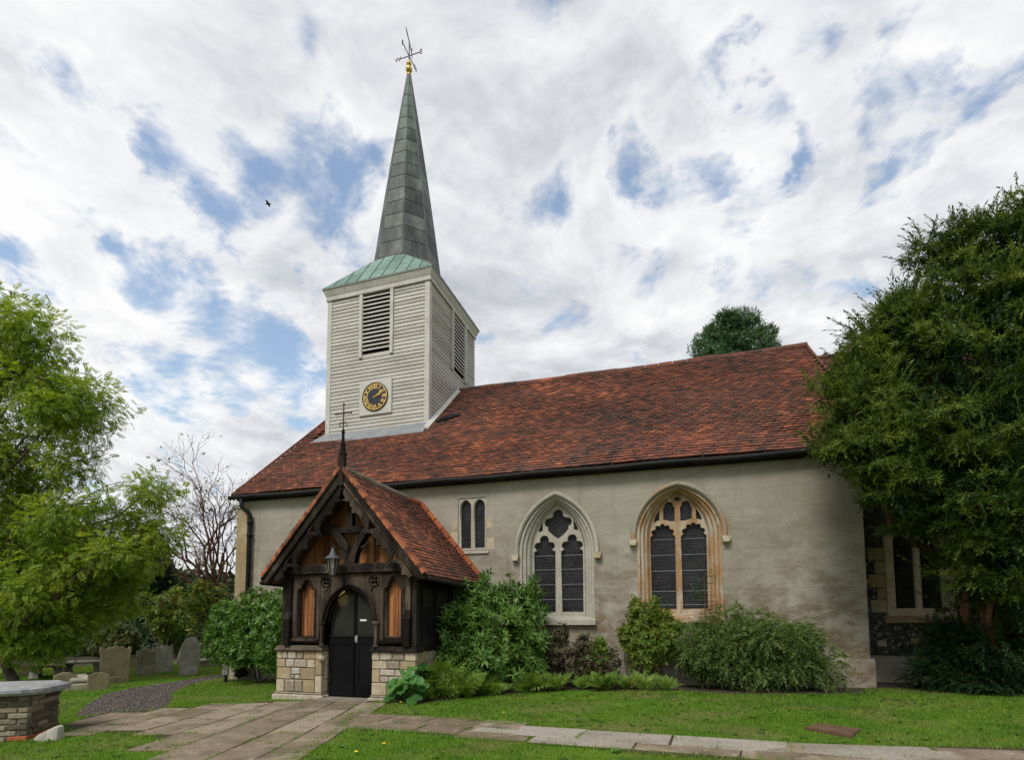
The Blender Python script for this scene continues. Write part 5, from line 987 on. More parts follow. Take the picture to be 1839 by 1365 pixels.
tag(m.build('broken_stone', 'headstone_grey', None, Matrix.Translation(lp_) @ Matrix.Rotation(.15, 4, 'Z'), bevel=.03), 'broken lump of grey stone leaning against the brick chest tomb', 'stone')
a_ = at(145, 1327, 'z', -.04); m = MB(); m.hexa([(-.35, -.10, -.05), (.5, -.02, -.05), (.5, .10, -.05), (-.3, .12, -.05), (-.35, -.10, .012), (.5, -.02, .012), (.5, .10, .012), (-.3, .12, .012)]); tag(m.build('flush_stone', 'flag_pale', None, Matrix.Translation(a_) @ Matrix.Rotation(.25, 4, 'Z')), 'flat pale stone sunk in grass beside the broken stone', 'stone')
# notice on a post at the church corner
p = at(405, 1226, 'z', -.09); sg = thing('notice_post', 'small white notice with red ring on dark post by church corner', 'sign', p); mw = WM[sg.name] @ Matrix.Rotation(math.radians(-16), 4, 'Z')
m = MB(); m.box(-.035, .035, -.02, .02, -.1, .24); m.build('post', 'iron', sg, mw); m = MB(); m.box(-.10, .10, -.035, -.021, .20, .46); m.build('board', 'sign_white', sg, mw)
m = MB(); m.tube([(.06 * math.cos(t), -.038, .36 + .06 * math.sin(t)) for t in np.linspace(0, 2 * pi, 17)], .010, 5, False); m.bar((-.04, -.038, .40), (.04, -.038, .32), .012, .01); m.build('red_ring', 'sign_red', sg, mw)
m = MB(); m.box(-.05, .05, -.041, -.0405, .22, .27); m.build('small_print', 'lead', sg, mw)
# old stones by the chancel foot
for px, py, l, w_, hgt, ang, lab in [(1600, 1232, .55, .22, .16, -.45, 'mossy rounded stone lying at the foot of the flint wall'), (1632, 1226, .6, .2, .13, -.25, 'long rough stone block propped beside the flint wall')]:
    p = at(px, py, 'z', .10); m = MB(); m.hexa([(-l / 2, -w_ / 2, -.06), (l / 2, -w_ / 2, -.08), (l / 2, w_ / 2, -.08), (-l / 2, w_ / 2, -.06), (-l / 2 + .03, -w_ / 2 + .03, hgt), (l / 2 - .02, -w_ / 2 + .02, hgt * .7), (l / 2 - .03, w_ / 2, hgt * .8), (-l / 2 + .05, w_ / 2, hgt * 1.05)])
    tag(m.build('loose_stone', 'headstone_grey', None, Matrix.Translation(p) @ Matrix.Rotation(ang, 4, 'Z'), bevel=.035), lab, 'stone')

# ================================================================== VEGETATION
def T_leaf(l=1, w=.35, fold=.08):       # a pointed leaf along +x
    return np.array([(0, 0, 0), (l * .45, w / 2, fold), (l * .45, -w / 2, fold), (l, 0, -fold)]), np.array([(0, 2, 1), (1, 2, 3)])
def T_join(items):
    V = []; T = []; n = 0
    for (v, t), M_ in items:
        v = (np.asarray(M_)[:3, :3] @ v.T).T + np.asarray(M_)[:3, 3]; V.append(v); T.append(t + n); n += len(v)
    return np.concatenate(V), np.concatenate(T)
def mrot(loc, yaw, pitch=0, roll=0, s=1):
    return np.array(Matrix.Translation(loc) @ Matrix.Rotation(yaw, 4, 'Z') @ Matrix.Rotation(-pitch, 4, 'Y') @ Matrix.Rotation(roll, 4, 'X') @ Matrix.Scale(s, 4))
def T_pinnate(n=6, l=1.0, lw=.34, ll=.34, droop=.25):
    it = []
    for i in range(n):
        t = (i + .6) / n; z = -droop * t * t * l
        for s in (-1, 1): it.append((T_leaf(ll, ll * lw, .02), mrot((t * l * .9, 0, z), s * 1.15, -.15)))
    it.append((T_leaf(ll, ll * lw, .02), mrot((l * .9, 0, -droop * l * .8), 0, -.4))); it.append((T_leaf(l, .025, 0), mrot((0, 0, 0), 0, -droop * .9)))
    return T_join(it)
def T_whorl(n=8, l=1.0, w=.24, up=.5):
    it = []
    for i in range(n): it.append((T_leaf(l * random.uniform(.75, 1.05), w * l, .03), mrot((random.uniform(0, .3) * l, 0, 0), 2 * pi * i / n + random.uniform(-.3, .3), random.uniform(-.1, up * 2))))
    # the whorl looks along +z: turn it so that +x is the shoot direction
    Mx = np.array(Matrix.Rotation(pi / 2, 4, 'Y')); return T_join([(T_join(it), Mx)])
def T_yew(n=11, droop=.35, w=.062, ll=.34):
    it = [(T_leaf(1, .035, 0), mrot((0, 0, 0), 0, -droop * .5))]
    for i in range(2 * n):
        t = (i + .5) / (2 * n); l = ll * (1 - t * .5) * random.uniform(.45, 1.15); s = -1 if i % 2 else 1
        it.append((T_leaf(l, w, .012), mrot((t * .95, 0, -droop * t * t), s * random.uniform(.25, 1.05), random.uniform(-.6, .5), random.uniform(-.8, .8))))
    it.append((T_leaf(.22, .06, .02), mrot((.9, 0, -droop * .85), 0, -.5))); return T_join(it)
def T_frond(n=17):
    it = [(T_leaf(.5, .014, 0), mrot((0, 0, 0), 0, .18)), (T_leaf(.5, .012, 0), mrot((.46, 0, .06), 0, -.30))]
    for i in range(n):
        t = (i + 1.5) / (n + 1); x = t * .95; z = .34 * t - .52 * t * t; l = .24 * math.sin(pi * min(1, t * .88 + .18)) + .02
        for s in (-1, 1): it.append((T_leaf(l, .040, .006), mrot((x, 0, z), s * random.uniform(1.1, 1.4), random.uniform(-.35, .0), random.uniform(-.3, .3))))
    return T_join(it)
def T_round(lobes=9):
    V = [(0, 0, -.06)]; 
    for i in range(lobes * 2):
        a = 2 * pi * i / (lobes * 2); r = (.5 if i % 2 else .42) * (0.65 if i == 0 else 1); V.append((r * math.cos(a), r * math.sin(a), .05 + .06 * math.cos(3 * a)))
    n = lobes * 2; return np.array(V), np.array([(0, 1 + i, 1 + (i + 1) % n) for i in range(n)])
def lumps_of(center, radii, k, sub, seed=0, zmin=-1):
    rg = np.random.default_rng(seed); out = []
    for _ in range(k):
        v = rg.normal(size=3); v /= np.linalg.norm(v)
        if v[2] < zmin: v[2] = -v[2]
        r = rg.uniform(.55, 1.0); out.append((np.array(center) + v * np.array(radii) * r, np.array(radii) * sub * rg.uniform(.7, 1.25)))
    return out
def shell(lumps, n, inner=.6, keep=None):
    vol = np.array([np.prod(r) ** (2 / 3) for _, r in lumps]); idx = RNG.choice(len(lumps), n, p=vol / vol.sum()); C_ = np.array([c for c, _ in lumps])[idx]; Rr = np.array([r for _, r in lumps])[idx]
    d = rnd_dirs(n); rad_ = RNG.uniform(inner, 1.0, n)[:, None]; P_ = C_ + d * Rr * rad_
    if keep is not None: m = keep(P_); P_ = P_[m]; d = d[m]
    return P_, d
def foliage(name, tmpl, P_, d, size, mat, parent, up=.3, jitter=.6, droop=0.0, outz=1.0, nrm=.5, nj=.35):
    n = len(P_); dirs = d * outz + RNG.normal(size=(n, 3)) * jitter; dirs[:, 2] += up - droop
    upv = np.tile((0, 0, 1.0), (n, 1)) * (1.2 - nrm * .6) + d * nrm + RNG.normal(size=(n, 3)) * nj
    R_ = frames(dirs, upv, RNG.uniform(size[0], size[1], n)); ts = tmpl if isinstance(tmpl, list) else [tmpl]; parts = []
    for i, t in enumerate(ts):
        sel = np.arange(n) % len(ts) == i; parts.append(scatter(t[0], t[1], R_[sel], P_[sel]))
    V, T = joinvt(parts); o = tri_mesh(name, V, T, mat, parent); return o
def limb(mb, a, b_, r0, r1, sag=.1, n=6, k=6):
    a = np.array(a, float); b_ = np.array(b_, float); L_ = np.linalg.norm(b_ - a); off = RNG.normal(size=3) * L_ * sag; pts = []; rr = []
    for i in range(n + 1):
        t = i / n; pts.append(a + (b_ - a) * t + off * math.sin(pi * t) + RNG.normal(size=3) * L_ * .012); rr.append(r0 + (r1 - r0) * t)
    pts[0] = a; mb.tube(pts, rr, k, False); return pts
def branch_tree(mb, base, top, r0, targets, twigs=5, rt=.012):
    main = limb(mb, base, top, r0, r0 * .35, .03, 10, 8)
    for tg in targets:
        tg = np.array(tg); h = np.clip((tg[2] - base[2]) / (top[2] - base[2]) - random.uniform(.12, .3), .12, .92); i = int(h * 10); st = main[i]
        pts = limb(mb, st, tg, r0 * (.42 - .2 * h), rt * 1.6, .08)
        for _ in range(twigs):
            s0 = pts[random.randint(2, 6)]; e = s0 + (tg - st) * random.uniform(.1, .25) + RNG.normal(size=3) * np.linalg.norm(tg - st) * .10; limb(mb, s0, e, rt * 1.3, rt * .4, .06, 4, 4)

# --- leafy tree on the left (pinnate leaves)
tb_ = at(42, 1219, 'z', -.12); tb_.x += .6; tb_.y -= .5
tree = thing('ash_tree', 'leafy bright green pinnate-leaved tree overhanging the table tombs', 'tree', tb_)
def tp(px, py, dd=0.0):       # a point at the tree's own distance (plus dd)
    dpt = (tb_ - CAM).dot(FWD) + dd; r_ = ray(px, py); return np.array(CAM + r_ * dpt)
cl = [(30, 640, .5), (-120, 620, 0), (95, 740, -.3), (20, 800, .6), (-80, 820, -.8), (130, 830, .4), (185, 905, -.4), (95, 930, -1.0), (10, 960, .3), (235, 950, .2), (150, 1010, -.6), (60, 1050, -1.2), (-60, 1010, -1), (200, 1045, .5), (110, 1095, .0), (10, 1120, -.8), (-150, 900, .6), (-60, 730, .6), (-160, 1060, 0), (60, 870, 1.2), (120, 745, 1.0), (155, 720, .2), (60, 590, -.2), (250, 1000, .0), (30, 1150, -.4), (275, 880, .1), (-20, 560, .3), (290, 960, 0.3), (180, 1090, .3), (60, 980, .2), (110, 1030, .8), (200, 990, -.9), (230, 1030, .6), (40, 900, .9), (70, 690, .4), (-30, 660, .1), (130, 960, -.2), (260, 930, .6), (240, 1080, .2), (100, 1150, -.2)]
lum = [(tp(*c), np.array((1.15, 1.15, .88)) * random.uniform(.7, 1.2) * (1 if c[0] < 170 else .68)) for c in cl]
m = MB(); branch_tree(m, np.array(tb_) - (0, 0, .2), tp(10, 660), .13, [c for c, _ in lum], 2)
m.build('trunk', 'bark', tree, smooth=True)
P_, d_ = shell(lum, 21500, .2); foliage('crown', [T_pinnate(4, lw=.5, ll=.42), T_pinnate(5, droop=.4, lw=.48, ll=.38)], P_, d_, (.13, .24), 'rowan', tree, .15, .7, .25)

# --- bare autumn tree with red-brown branches
bt = at(385, 1184, 'z', -.12); tree2 = thing('bare_tree', 'nearly bare tree with reddish branches and few yellow leaves', 'tree', bt)
dB = (bt - CAM).dot(FWD)
def tq(px, py, dd=0): return np.array(CAM + ray(px, py) * (dB + dd))
m = MB(); tips = []
main = limb(m, np.array(bt) - (0, 0, .2), tq(383, 1070), .22, .15, .02, 6, 9)
def grow(p, dr, ln_g, r, lev):
    e = p + dr * ln_g; pts = limb(m, p, e, r, r * .6, .06, 5 if lev < 4 else 3, 5 if lev < 3 else 3); 
    if lev >= 6: tips.append(e); return
    for _ in range(3 if lev < 5 else 2):
        nd = dr + RNG.normal(size=3) * .45; nd[2] += .06; nd /= np.linalg.norm(nd); grow(pts[random.randint(len(pts) // 2, len(pts) - 1)], nd, ln_g * random.uniform(.58, .76), max(r * .58, .006), lev + 1)
for px, py in [(330, 900), (375, 868), (415, 880), (300, 960), (445, 960), (355, 925), (400, 920), (320, 1010), (435, 1020)]:
    dr = tq(px, py, random.uniform(-1, 1)) - main[-1]; l_ = np.linalg.norm(dr); grow(main[random.randint(4, 6)], dr / l_, l_ * .60, .072, 1)
m.build('trunk', 'bark_twig', tree2, smooth=True)
tips = np.array(tips); s_ = RNG.choice(len(tips), 240); foliage('crown', T_whorl(4, 1, .5), tips[s_] + RNG.normal(size=(240, 3)) * .2, rnd_dirs(240), (.07, .14), 'chestnut', tree2, 0, 1, .3)

# --- shrubs and trees behind the graves
def bush(name, label, cat, lumps, n, tmpl, size, mat, base, stems=4, group=None, up=.2, jitter=.6, droop=0, inner=.45, keep=None, stemmat='bark', r=.03, extra=None):
    t = thing(name, label, cat, base, group); mb = MB()
    for i in range(stems):
        c, rr = lumps[(i * 7) % len(lumps)]; limb(mb, np.array(base) + RNG.normal(size=3) * (.12, .12, 0) - (0, 0, .1), c, r, r * .35, .06)
    mb.build('stems', stemmat, t, smooth=True); P_, d_ = shell(lumps, n, inner, keep); foliage('foliage', tmpl, P_, d_, size, mat, t, up, jitter, droop)
    return t
def far_lumps(px0, px1, py0, py1, depth, k, sub=.34, seed=0):
    c = np.array(CAM + ray((px0 + px1) / 2, (py0 + py1) / 2) * depth); rx = (px1 - px0) / 2 / F * depth; rzv = (py1 - py0) / 2 / F * depth
    return lumps_of(c, (rx, rx * .8, rzv), k, sub, seed) + [(c, np.array((rx, rx * .8, rzv)) * .75)], Vector((c[0], c[1], -.15))
W5 = [T_whorl(5, 1, .45), T_whorl(6, 1, .4)]
for i, (a, b0, c, d, dep, n, mat, lab, nm, sz) in enumerate([
    (-170, 60, 900, 1205, 29, 1700, 'hedge', 'dark evergreen at the churchyard edge behind the leafy tree', 'evergreen_tree', (.2, .42)),
    (40, 200, 880, 1205, 31, 1700, 'hedge', 'dark evergreen behind the table tombs', 'evergreen_tree', (.2, .42)),
    (170, 310, 930, 1205, 30, 1700, 'yew_dark', 'dark evergreen behind the brown headstones', 'evergreen_tree', (.2, .40)),
    (270, 380, 1000, 1200, 31, 1400, 'yew_dark', 'dark evergreen left of the bare tree trunk', 'evergreen_tree', (.2, .40)),
    (370, 470, 1040, 1200, 33, 1200, 'hedge', 'dark evergreen between the bare tree and the church corner', 'evergreen_tree', (.2, .40)),
    (150, 255, 1090, 1195, 23, 1500, 'brown_shrub', 'brownish green spreading shrub behind the square headstone', 'spreading_shrub', (.10, .20)),
    (255, 345, 1050, 1140, 22.5, 420, 'chestnut', 'sapling with large yellowing leaves behind the tall headstone', 'sapling_tree', (.14, .28)),
    (330, 412, 1040, 1135, 21, 280, 'chestnut', 'yellow-leaved sapling in front of the bare tree', 'sapling_tree', (.14, .26)),
    (285, 345, 1095, 1170, 24, 600, 'small_leaf', 'green sapling shrub behind the leaning headstone', 'sapling_tree', (.14, .26))]):
    lm_, bs_ = far_lumps(a, b0, c, d, dep, 12 if dep > 25 else 9, .36, 20 + i)
    bush(nm, lab, 'tree' if 'tree' in nm else 'shrub', lm_, n, W5, sz, mat, bs_, 4, 'trees and shrubs at the churchyard edge', r=.10 if dep > 25 else .04)
for i, (a, b0, c, d, dep) in enumerate([(-60, 120, 1110, 1215, 25.5), (70, 250, 1110, 1208, 26), (220, 400, 1115, 1200, 27)]):
    lm_, bs_ = far_lumps(a, b0, c, d, dep, 12, .36, 60 + i); bush('hedge', ['low dark hedge behind the broad brown headstone', 'low dark hedge behind the bench-like table tomb', 'low dark hedge behind the grey headstones'][i], 'hedge', lm_, 1500, W5, (.14, .28), 'hedge', bs_, 4, 'hedges closing the churchyard', inner=.3)
# the wood beyond, one mass
far = []
for i in range(60):
    a = math.radians(-78 + 52 * i / 59); dist = random.uniform(46, 60); c = np.array(CAM) + np.array((math.sin(a), math.cos(a), 0)) * dist; hh = random.uniform(4.0, 6.0); far.append((np.array((c[0], c[1], hh * .45)), np.array((2.6, 2.2, hh * .55))))
P_, d_ = shell(far, 9000, .6); o = foliage('woodland', W5, P_, d_, (.5, .9), 'hedge', None, .2, .6); tag(o, 'dark mass of distant woodland behind the churchyard', 'woodland'); o['kind'] = 'stuff'

# --- conifer behind the nave roof
c0 = at(1322, 640, 'y', 40.0); dC = (c0 - CAM).dot(FWD); con = thing('tall_conifer', 'round-topped blue-green conifer rising behind the nave roof', 'tree', (c0.x, c0.y, 0)); con_top = CAM + ray(1322, 556) * dC
m = MB(); m.tube([(c0.x, c0.y, -.5), (c0.x, c0.y, con_top.z - 2)], [.6, .12], 8); m.build('trunk', 'bark', con)
def cq(px, py, dd=0): return np.array(CAM + ray(px, py) * (dC + dd))
s1 = F / dC
lum = [(cq(px, py, random.uniform(-1.5, 1.5)), np.array((r_, r_, r_ * .9)) / s1) for px, py, r_ in [(1322, 585, 30), (1300, 590, 26), (1345, 590, 26), (1335, 572, 18), (1310, 575, 18), (1280, 610, 26), (1262, 630, 20), (1285, 600, 20), (1372, 605, 18), (1380, 595, 13), (1360, 620, 28), (1320, 625, 34), (1385, 625, 16), (1340, 640, 34), (1280, 645, 30), (1375, 650, 24), (1300, 690, 60), (1350, 700, 60)]]
lum += [(c + rnd_dirs(1)[0] * r_ * .9, r_ * .38) for c, r_ in lum for _ in range(5)]
P_, d_ = shell(lum, 9500, .6); foliage('crown', [T_whorl(7, 1, .22), T_yew(7, .2, .09)], P_, d_, (.28, .5), 'blue_conifer', con, .4, .4)

# --- the yew on the right
yb = at(1790, 1248, 'z', .15); yew = thing('yew_tree', 'huge old yew with drooping dark sprays and red-barked trunk', 'tree', yb)
yd = (yb - CAM).dot(FWD)
def yq(px, py, dd=0): return np.array(CAM + ray(px, py) * (yd + dd))
YL = [(1830, 470, .3, 70), (1760, 530, .2, 75), (1690, 580, .3, 70), (1640, 640, .3, 70), (1612, 600, .5, 38), (1590, 715, .0, 62), (1545, 655, .6, 30), (1538, 735, -.2, 42), (1555, 795, -.6, 46), (1522, 700, .3, 34), (1600, 790, -.4, 80), (1645, 860, -.6, 70), (1610, 860, -.8, 50), (1672, 930, -.5, 48), (1700, 760, -.5, 110), (1800, 640, -.4, 110), (1860, 560, .0, 100), (1880, 430, .3, 80), (1800, 800, -1.0, 110), (1745, 890, -.9, 85), (1820, 950, -.8, 100), (1775, 1000, -.7, 65), (1740, 1030, -.3, 36), (1850, 1060, -.6, 80), (1900, 800, -.5, 120), (1900, 960, -.5, 110), (1950, 650, 0, 140), (1730, 640, .4, 80), (1800, 430, .8, 55), (1512, 812, -.6, 20), (1640, 560, .8, 45), (1565, 625, .8, 26), (1690, 480, 1.0, 45), (1740, 440, .9, 42), (2000, 900, 0, 160), (2020, 600, .3, 160), (1800, 1100, .2, 60)]
yl = []; ysub = []
for px, py, dd, r_ in YL:
    c = yq(px, py, dd); rr = r_ / F * (yd + dd); yl.append((c, np.array((rr, rr, rr * .8)) * .82))
    for _ in range(int(4 + r_ / 9)):
        v = RNG.normal(size=3); v[1] -= .55; v[0] -= .15; v[2] += .1; v /= np.linalg.norm(v); q = random.uniform(.17, .36); ysub.append((c + v * np.array((rr, rr, rr * .9)) * random.uniform(.88, 1.10), np.array((q * 1.15, q * 1.15, q * .55))))
m = MB(); ytop = yq(1850, 560, .2); branch_tree(m, np.array(yb) - (0, 0, .2), ytop, .22, [yl[i][0] * .88 + np.array(yq(1800, 800, .3)) * .12 for i in range(len(YL)) if YL[i][0] < 1910], 0, .015)
for s in (-.16, .14): limb(m, np.array(yb) + (s, .05, -.2), np.array(yb) + (s * 1.5, .1, 3.2), .11, .07, .03, 8, 8)
m.build('trunk', 'bark_red', yew, smooth=True)
def out_of_nave(P_): return ~((P_[:, 1] > -.12) & (P_[:, 0] < L + .1) & (P_[:, 2] < EAVE_Z + .15 + np.maximum(0, P_[:, 1] + .18) * SL)) & ~((P_[:, 1] > CY - .1) & (P_[:, 2] < 5.1)) & ~((P_[:, 1] > CY - .2) & (P_[:, 2] < 5.3 + (P_[:, 1] - CY) * czv / cyv))
P_, d_ = shell(yl, 7500, .6, out_of_nave); foliage('crown', [T_yew(8, .3, .09), T_yew(7, .5, .09)], P_, d_, (.24, .44), 'yew_dark', yew, .10, .5, .2)  # darker needle colour paints the shaded hollows between the outer pads
pc = np.array([c for c, _ in ysub]); prr = np.array([r_ for _, r_ in ysub]); idx = RNG.choice(len(pc), 30000, p=prr[:, 0] ** 2 / (prr[:, 0] ** 2).sum())
d_ = rnd_dirs(30000); d_[:, 2] = np.where(d_[:, 2] < -.05, -d_[:, 2] * .8, d_[:, 2]); P_ = pc[idx] + d_ * prr[idx] * RNG.uniform(.75, 1.05, 30000)[:, None]; k_ = out_of_nave(P_); P_ = P_[k_]; d_ = d_[k_]
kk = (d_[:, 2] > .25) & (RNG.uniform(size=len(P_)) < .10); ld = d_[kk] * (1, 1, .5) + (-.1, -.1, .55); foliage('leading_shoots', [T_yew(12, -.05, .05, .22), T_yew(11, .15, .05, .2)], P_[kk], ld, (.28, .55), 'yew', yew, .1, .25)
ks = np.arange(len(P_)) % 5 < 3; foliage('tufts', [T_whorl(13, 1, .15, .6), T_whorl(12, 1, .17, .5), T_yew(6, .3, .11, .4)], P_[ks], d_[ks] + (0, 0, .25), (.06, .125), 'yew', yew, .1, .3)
P_ = P_[~ks]; d_ = d_[~ks]; dh = d_ * (1, 1, .25); foliage('lit_young_sprays', [T_yew(10, .35, .055, .26), T_yew(10, .6, .055, .26), T_yew(9, .2, .055, .26)], P_, dh, (.13, .26), 'yew', yew, .08, .45, .12, 1.0, .5, .25)  # lighter both as new growth and as clump highlights put into the colour
lum = [(yq(px, py, dd), np.array((r_, r_ * .8, r_ * .8)) / F * yd) for px, py, dd, r_ in [(1690, 1200, .3, 50), (1730, 1170, .2, 60), (1790, 1170, -.3, 60), (1840, 1180, -.2, 65), (1740, 1215, 0, 55), (1820, 1220, -.1, 50), (1665, 1215, .4, 34), (1900, 1170, 0, 80), (1700, 1140, .4, 36), (1780, 1225, -.3, 40)]]
bush('yew_sapling', 'dark low yew growth round the foot of the red trunk', 'shrub', lum, 3200, [T_yew(), T_yew(9, .2)], (.18, .34), 'yew_dark', (yb.x - .4, yb.y + .2, yb.z - .05), 5, keep=out_of_nave, up=.15, droop=.1, stemmat='bark_red')

# --- planting along the wall
front_of_wall = lambda P_: (P_[:, 1] < -.06) & (P_[:, 2] > .02)
def off_porch(P_): return (P_[:, 1] < -.06) & (P_[:, 2] > .02) & ~((P_[:, 0] > 3.6) & (P_[:, 0] < 7.02) & (P_[:, 1] > -3.2))
def dlump(l): return [(np.array(c), np.array(r_)) for c, r_ in l]
lum = dlump([((.75, -.85, 1.25), (.85, .6, .75)), ((1.6, -1.0, 1.15), (.85, .6, .8)), ((2.4, -1.1, 1.0), (.75, .6, .8)), ((1.3, -.7, 1.85), (.6, .5, .5)), ((2.2, -.9, 1.75), (.7, .5, .55)), ((.5, -.9, .85), (.6, .5, .5)), ((2.6, -1.3, .7), (.7, .6, .5)), ((1.4, -1.3, .75), (.7, .5, .4)), ((2.9, -1.2, 1.5), (.6, .5, .6)), ((.35, -.7, 1.65), (.4, .35, .4))])
bush('green_shrub', 'fresh green shrub filling the corner left of the porch', 'shrub', lum, 3000, W5, (.07, .15), 'small_leaf', (1.5, -.7, -.1), 6, keep=off_porch, droop=.1)
lum = dlump([((7.35, -1.5, 1.1), (.75, .65, .75)), ((7.25, -1.3, 1.75), (.55, .5, .5)), ((8.0, -1.2, 1.2), (.7, .6, .7)), ((8.25, -.8, 1.75), (.5, .5, .55)), ((7.6, -1.7, .55), (.85, .6, .5)), ((8.35, -1.1, .75), (.55, .5, .6)), ((7.1, -1.9, 1.3), (.35, .4, .5)), ((7.75, -1.1, 1.95), (.3, .3, .35)), ((7.45, -.9, 2.05), (.35, .3, .35)), ((8.4, -.6, 2.0), (.25, .3, .35)), ((7.2, -1.4, 2.25), (.10, .10, .22)), ((7.55, -1.0, 2.38), (.10, .1, .22)), ((8.05, -.9, 2.2), (.12, .1, .25)), ((8.55, -.7, 2.25), (.1, .1, .25)), ((8.75, -.8, 1.6), (.15, .15, .25)), ((6.98, -1.7, 1.75), (.12, .12, .22)), ((8.75, -1.1, 1.1), (.2, .2, .25)), ((7.0, -2.0, .8), (.3, .3, .3))])
bush('laurel_shrub', 'big glossy shrub with long narrow leaves against the porch side', 'shrub', lum, 1700, [T_whorl(9, 1, .20, .55), T_whorl(8, 1, .22, .45)], (.13, .23), 'laurel', (7.7, -1.1, 0), 8, keep=off_porch, up=.6, jitter=.45)
def ferns(spots, label_of, mat='fern', tm=T_frond()):
    random.seed(3)
    for (x, y, n, s, lab) in spots:
        t = thing('fern', lab, 'fern', (x, y, float(gz(x, y))), 'ferns along the bed'); a = RNG.uniform(0, 2 * pi, n); dirs = np.stack([np.cos(a), np.sin(a), RNG.uniform(.35, 1.7, n)], 1); n = len(dirs)
        R_ = frames(dirs, np.tile((0, -.35, 1.0), (n, 1)) + RNG.normal(size=(n, 3)) * .45, RNG.uniform(.75, 1.1, n) * s); V, T = scatter(tm[0], tm[1], R_, np.tile((x, y, float(gz(x, y)) + .03), (n, 1))); tri_mesh('fronds', V, T, mat, t)
ferns([(7.15, -2.55, 44, .75, 'tall fern beside the large round leaves'), (7.55, -2.4, 44, .70, 'tall fern below the narrow-leaved shrub'), (7.08, -2.35, 30, 1.0, 'tallest fern by the porch plinth corner'), (7.9, -2.0, 34, .6, 'mid-height fern before the narrow-leaved shrub'), (8.6, -1.5, 36, .6, 'fern between narrow-leaved shrub and withered shrub'),
       (9.1, -1.25, 30, .50, 'small fern at the front of the withered shrub'), (9.62, -1.0, 36, .36, 'yellowish fern under the pale window'), (10.05, -1.15, 40, .52, 'low fern right of the pale window sill'), (10.5, -.9, 30, .38, 'low fern below the upright yellow-green shrub'), (10.85, -1.05, 34, .46, 'low fern beside the drooping dome shrub'), (11.25, -1.05, 24, .36, 'last low fern touching the drooping dome shrub')], None)
rl = thing('round_leaf_plant', 'clump of big round green leaves at the right porch plinth', 'plant', (6.85, -3.05, 0)); n = 54
P_ = np.stack([RNG.uniform(6.5, 7.12, n), RNG.uniform(-3.42, -2.75, n), RNG.uniform(.10, .68, n)], 1); P_[:, 2] *= np.clip(1 - ((P_[:, 0] - 6.86) / .62) ** 2, .3, 1) * np.clip(1.15 - np.abs(P_[:, 1] + 2.9) * .6, .4, 1)
out = P_ - np.array((6.85, -2.95, .0)); out[:, 2] = 0; up_ = np.tile((0, -.25, 1.0), (n, 1)) + out * 1.5 + RNG.normal(size=(n, 3)) * .2
R_ = frames(RNG.normal(size=(n, 3)) * (1, 1, .1), up_, RNG.uniform(.20, .34, n)); z = up_ / np.linalg.norm(up_, axis=1, keepdims=True); x = np.cross(RNG.normal(size=(n, 3)), z); x /= np.linalg.norm(x, axis=1, keepdims=True); R_ = np.stack([x, np.cross(z, x), z], 2) * RNG.uniform(.20, .34, n)[:, None, None]
tr_ = T_round()
for i in range(n): V, T = scatter(tr_[0], tr_[1], R_[i:i + 1], P_[i:i + 1]); tri_mesh('leaf', V, T, 'round_leaf', rl)
m = MB()
for i in range(n): m.tube([(6.85 + out[i, 0] * .3, -2.95 + out[i, 1] * .3, -.02), tuple(P_[i])], .008, 4, False)
m.build('stalks', 'fern', rl)
lum = dlump([((9.35, -.65, .55), (.4, .35, .45)), ((9.8, -.6, .6), (.35, .35, .5)), ((8.95, -.7, .8), (.3, .3, .45)), ((10.1, -.55, .55), (.3, .3, .45)), ((9.6, -.6, .95), (.2, .2, .25)), ((9.1, -.5, 1.15), (.2, .2, .3))])
bush('withered_shrub', 'withered shrub with dark purple-brown leaves below the pale window', 'shrub', lum, 900, W5, (.06, .12), 'dead_leaf', (9.55, -.6, .0), 12, keep=front_of_wall, stemmat='bark_twig', r=.012)
lum = dlump([((9.95, -.7, .75), (.14, .14, .32)), ((9.95, -.7, 1.0), (.09, .09, .12))])
bush('bright_shoot', 'bright green leafy shoot rising out of the withered shrub', 'plant', lum, 110, T_whorl(7, 1, .25), (.10, .17), 'fern', (9.95, -.7, 0), 3, keep=front_of_wall, r=.01)
lum = dlump([((10.85, -.5, .85), (.42, .35, .5)), ((10.75, -.45, 1.35), (.35, .3, .4)), ((11.15, -.5, 1.0), (.35, .3, .45)), ((10.65, -.4, 1.75), (.14, .15, .25)), ((11.0, -.4, 1.7), (.18, .15, .3)), ((11.25, -.4, 1.5), (.2, .2, .22)), ((10.45, -.5, 1.15), (.15, .15, .3)), ((11.4, -.45, 1.3), (.25, .2, .2))])
bush('upright_shrub', 'upright yellow-green shrub between the two traceried windows', 'shrub', lum, 1300, W5, (.06, .12), 'yellow_green', (10.9, -.45, .05), 9, keep=front_of_wall, r=.014)
lum = lumps_of((12.85, -.62, .70), (1.35, .6, .80), 40, .27, 5, -.3) + dlump([((12.85, -.5, .65), (1.25, .5, .8)), ((12.45, -.5, 1.40), (.5, .4, .36)), ((13.0, -.5, 1.30), (.5, .4, .36)), ((13.6, -.55, 1.0), (.45, .4, .4)), ((14.15, -.65, .6), (.32, .35, .45)), ((11.85, -.6, .95), (.42, .4, .45))])
bush('drooping_shrub', 'large dome of drooping dull green foliage under the orange window', 'shrub', lum, 6500, [T_yew(8, .5, .10), T_yew(7, .7, .10)], (.12, .26), 'cotoneaster', (12.85, -.5, .08), 8, keep=front_of_wall, up=0.25, jitter=.5, droop=.45)
sp = thing('conifer_sapling', 'grey-green conifer shoot standing before the orange window', 'plant', (12.05, -.5, .1)); m = MB(); m.tube([(12.05, -.45, .1), (12.04, -.42, 2.38)], [.02, .006], 5); m.build('stem', 'bark_twig', sp)
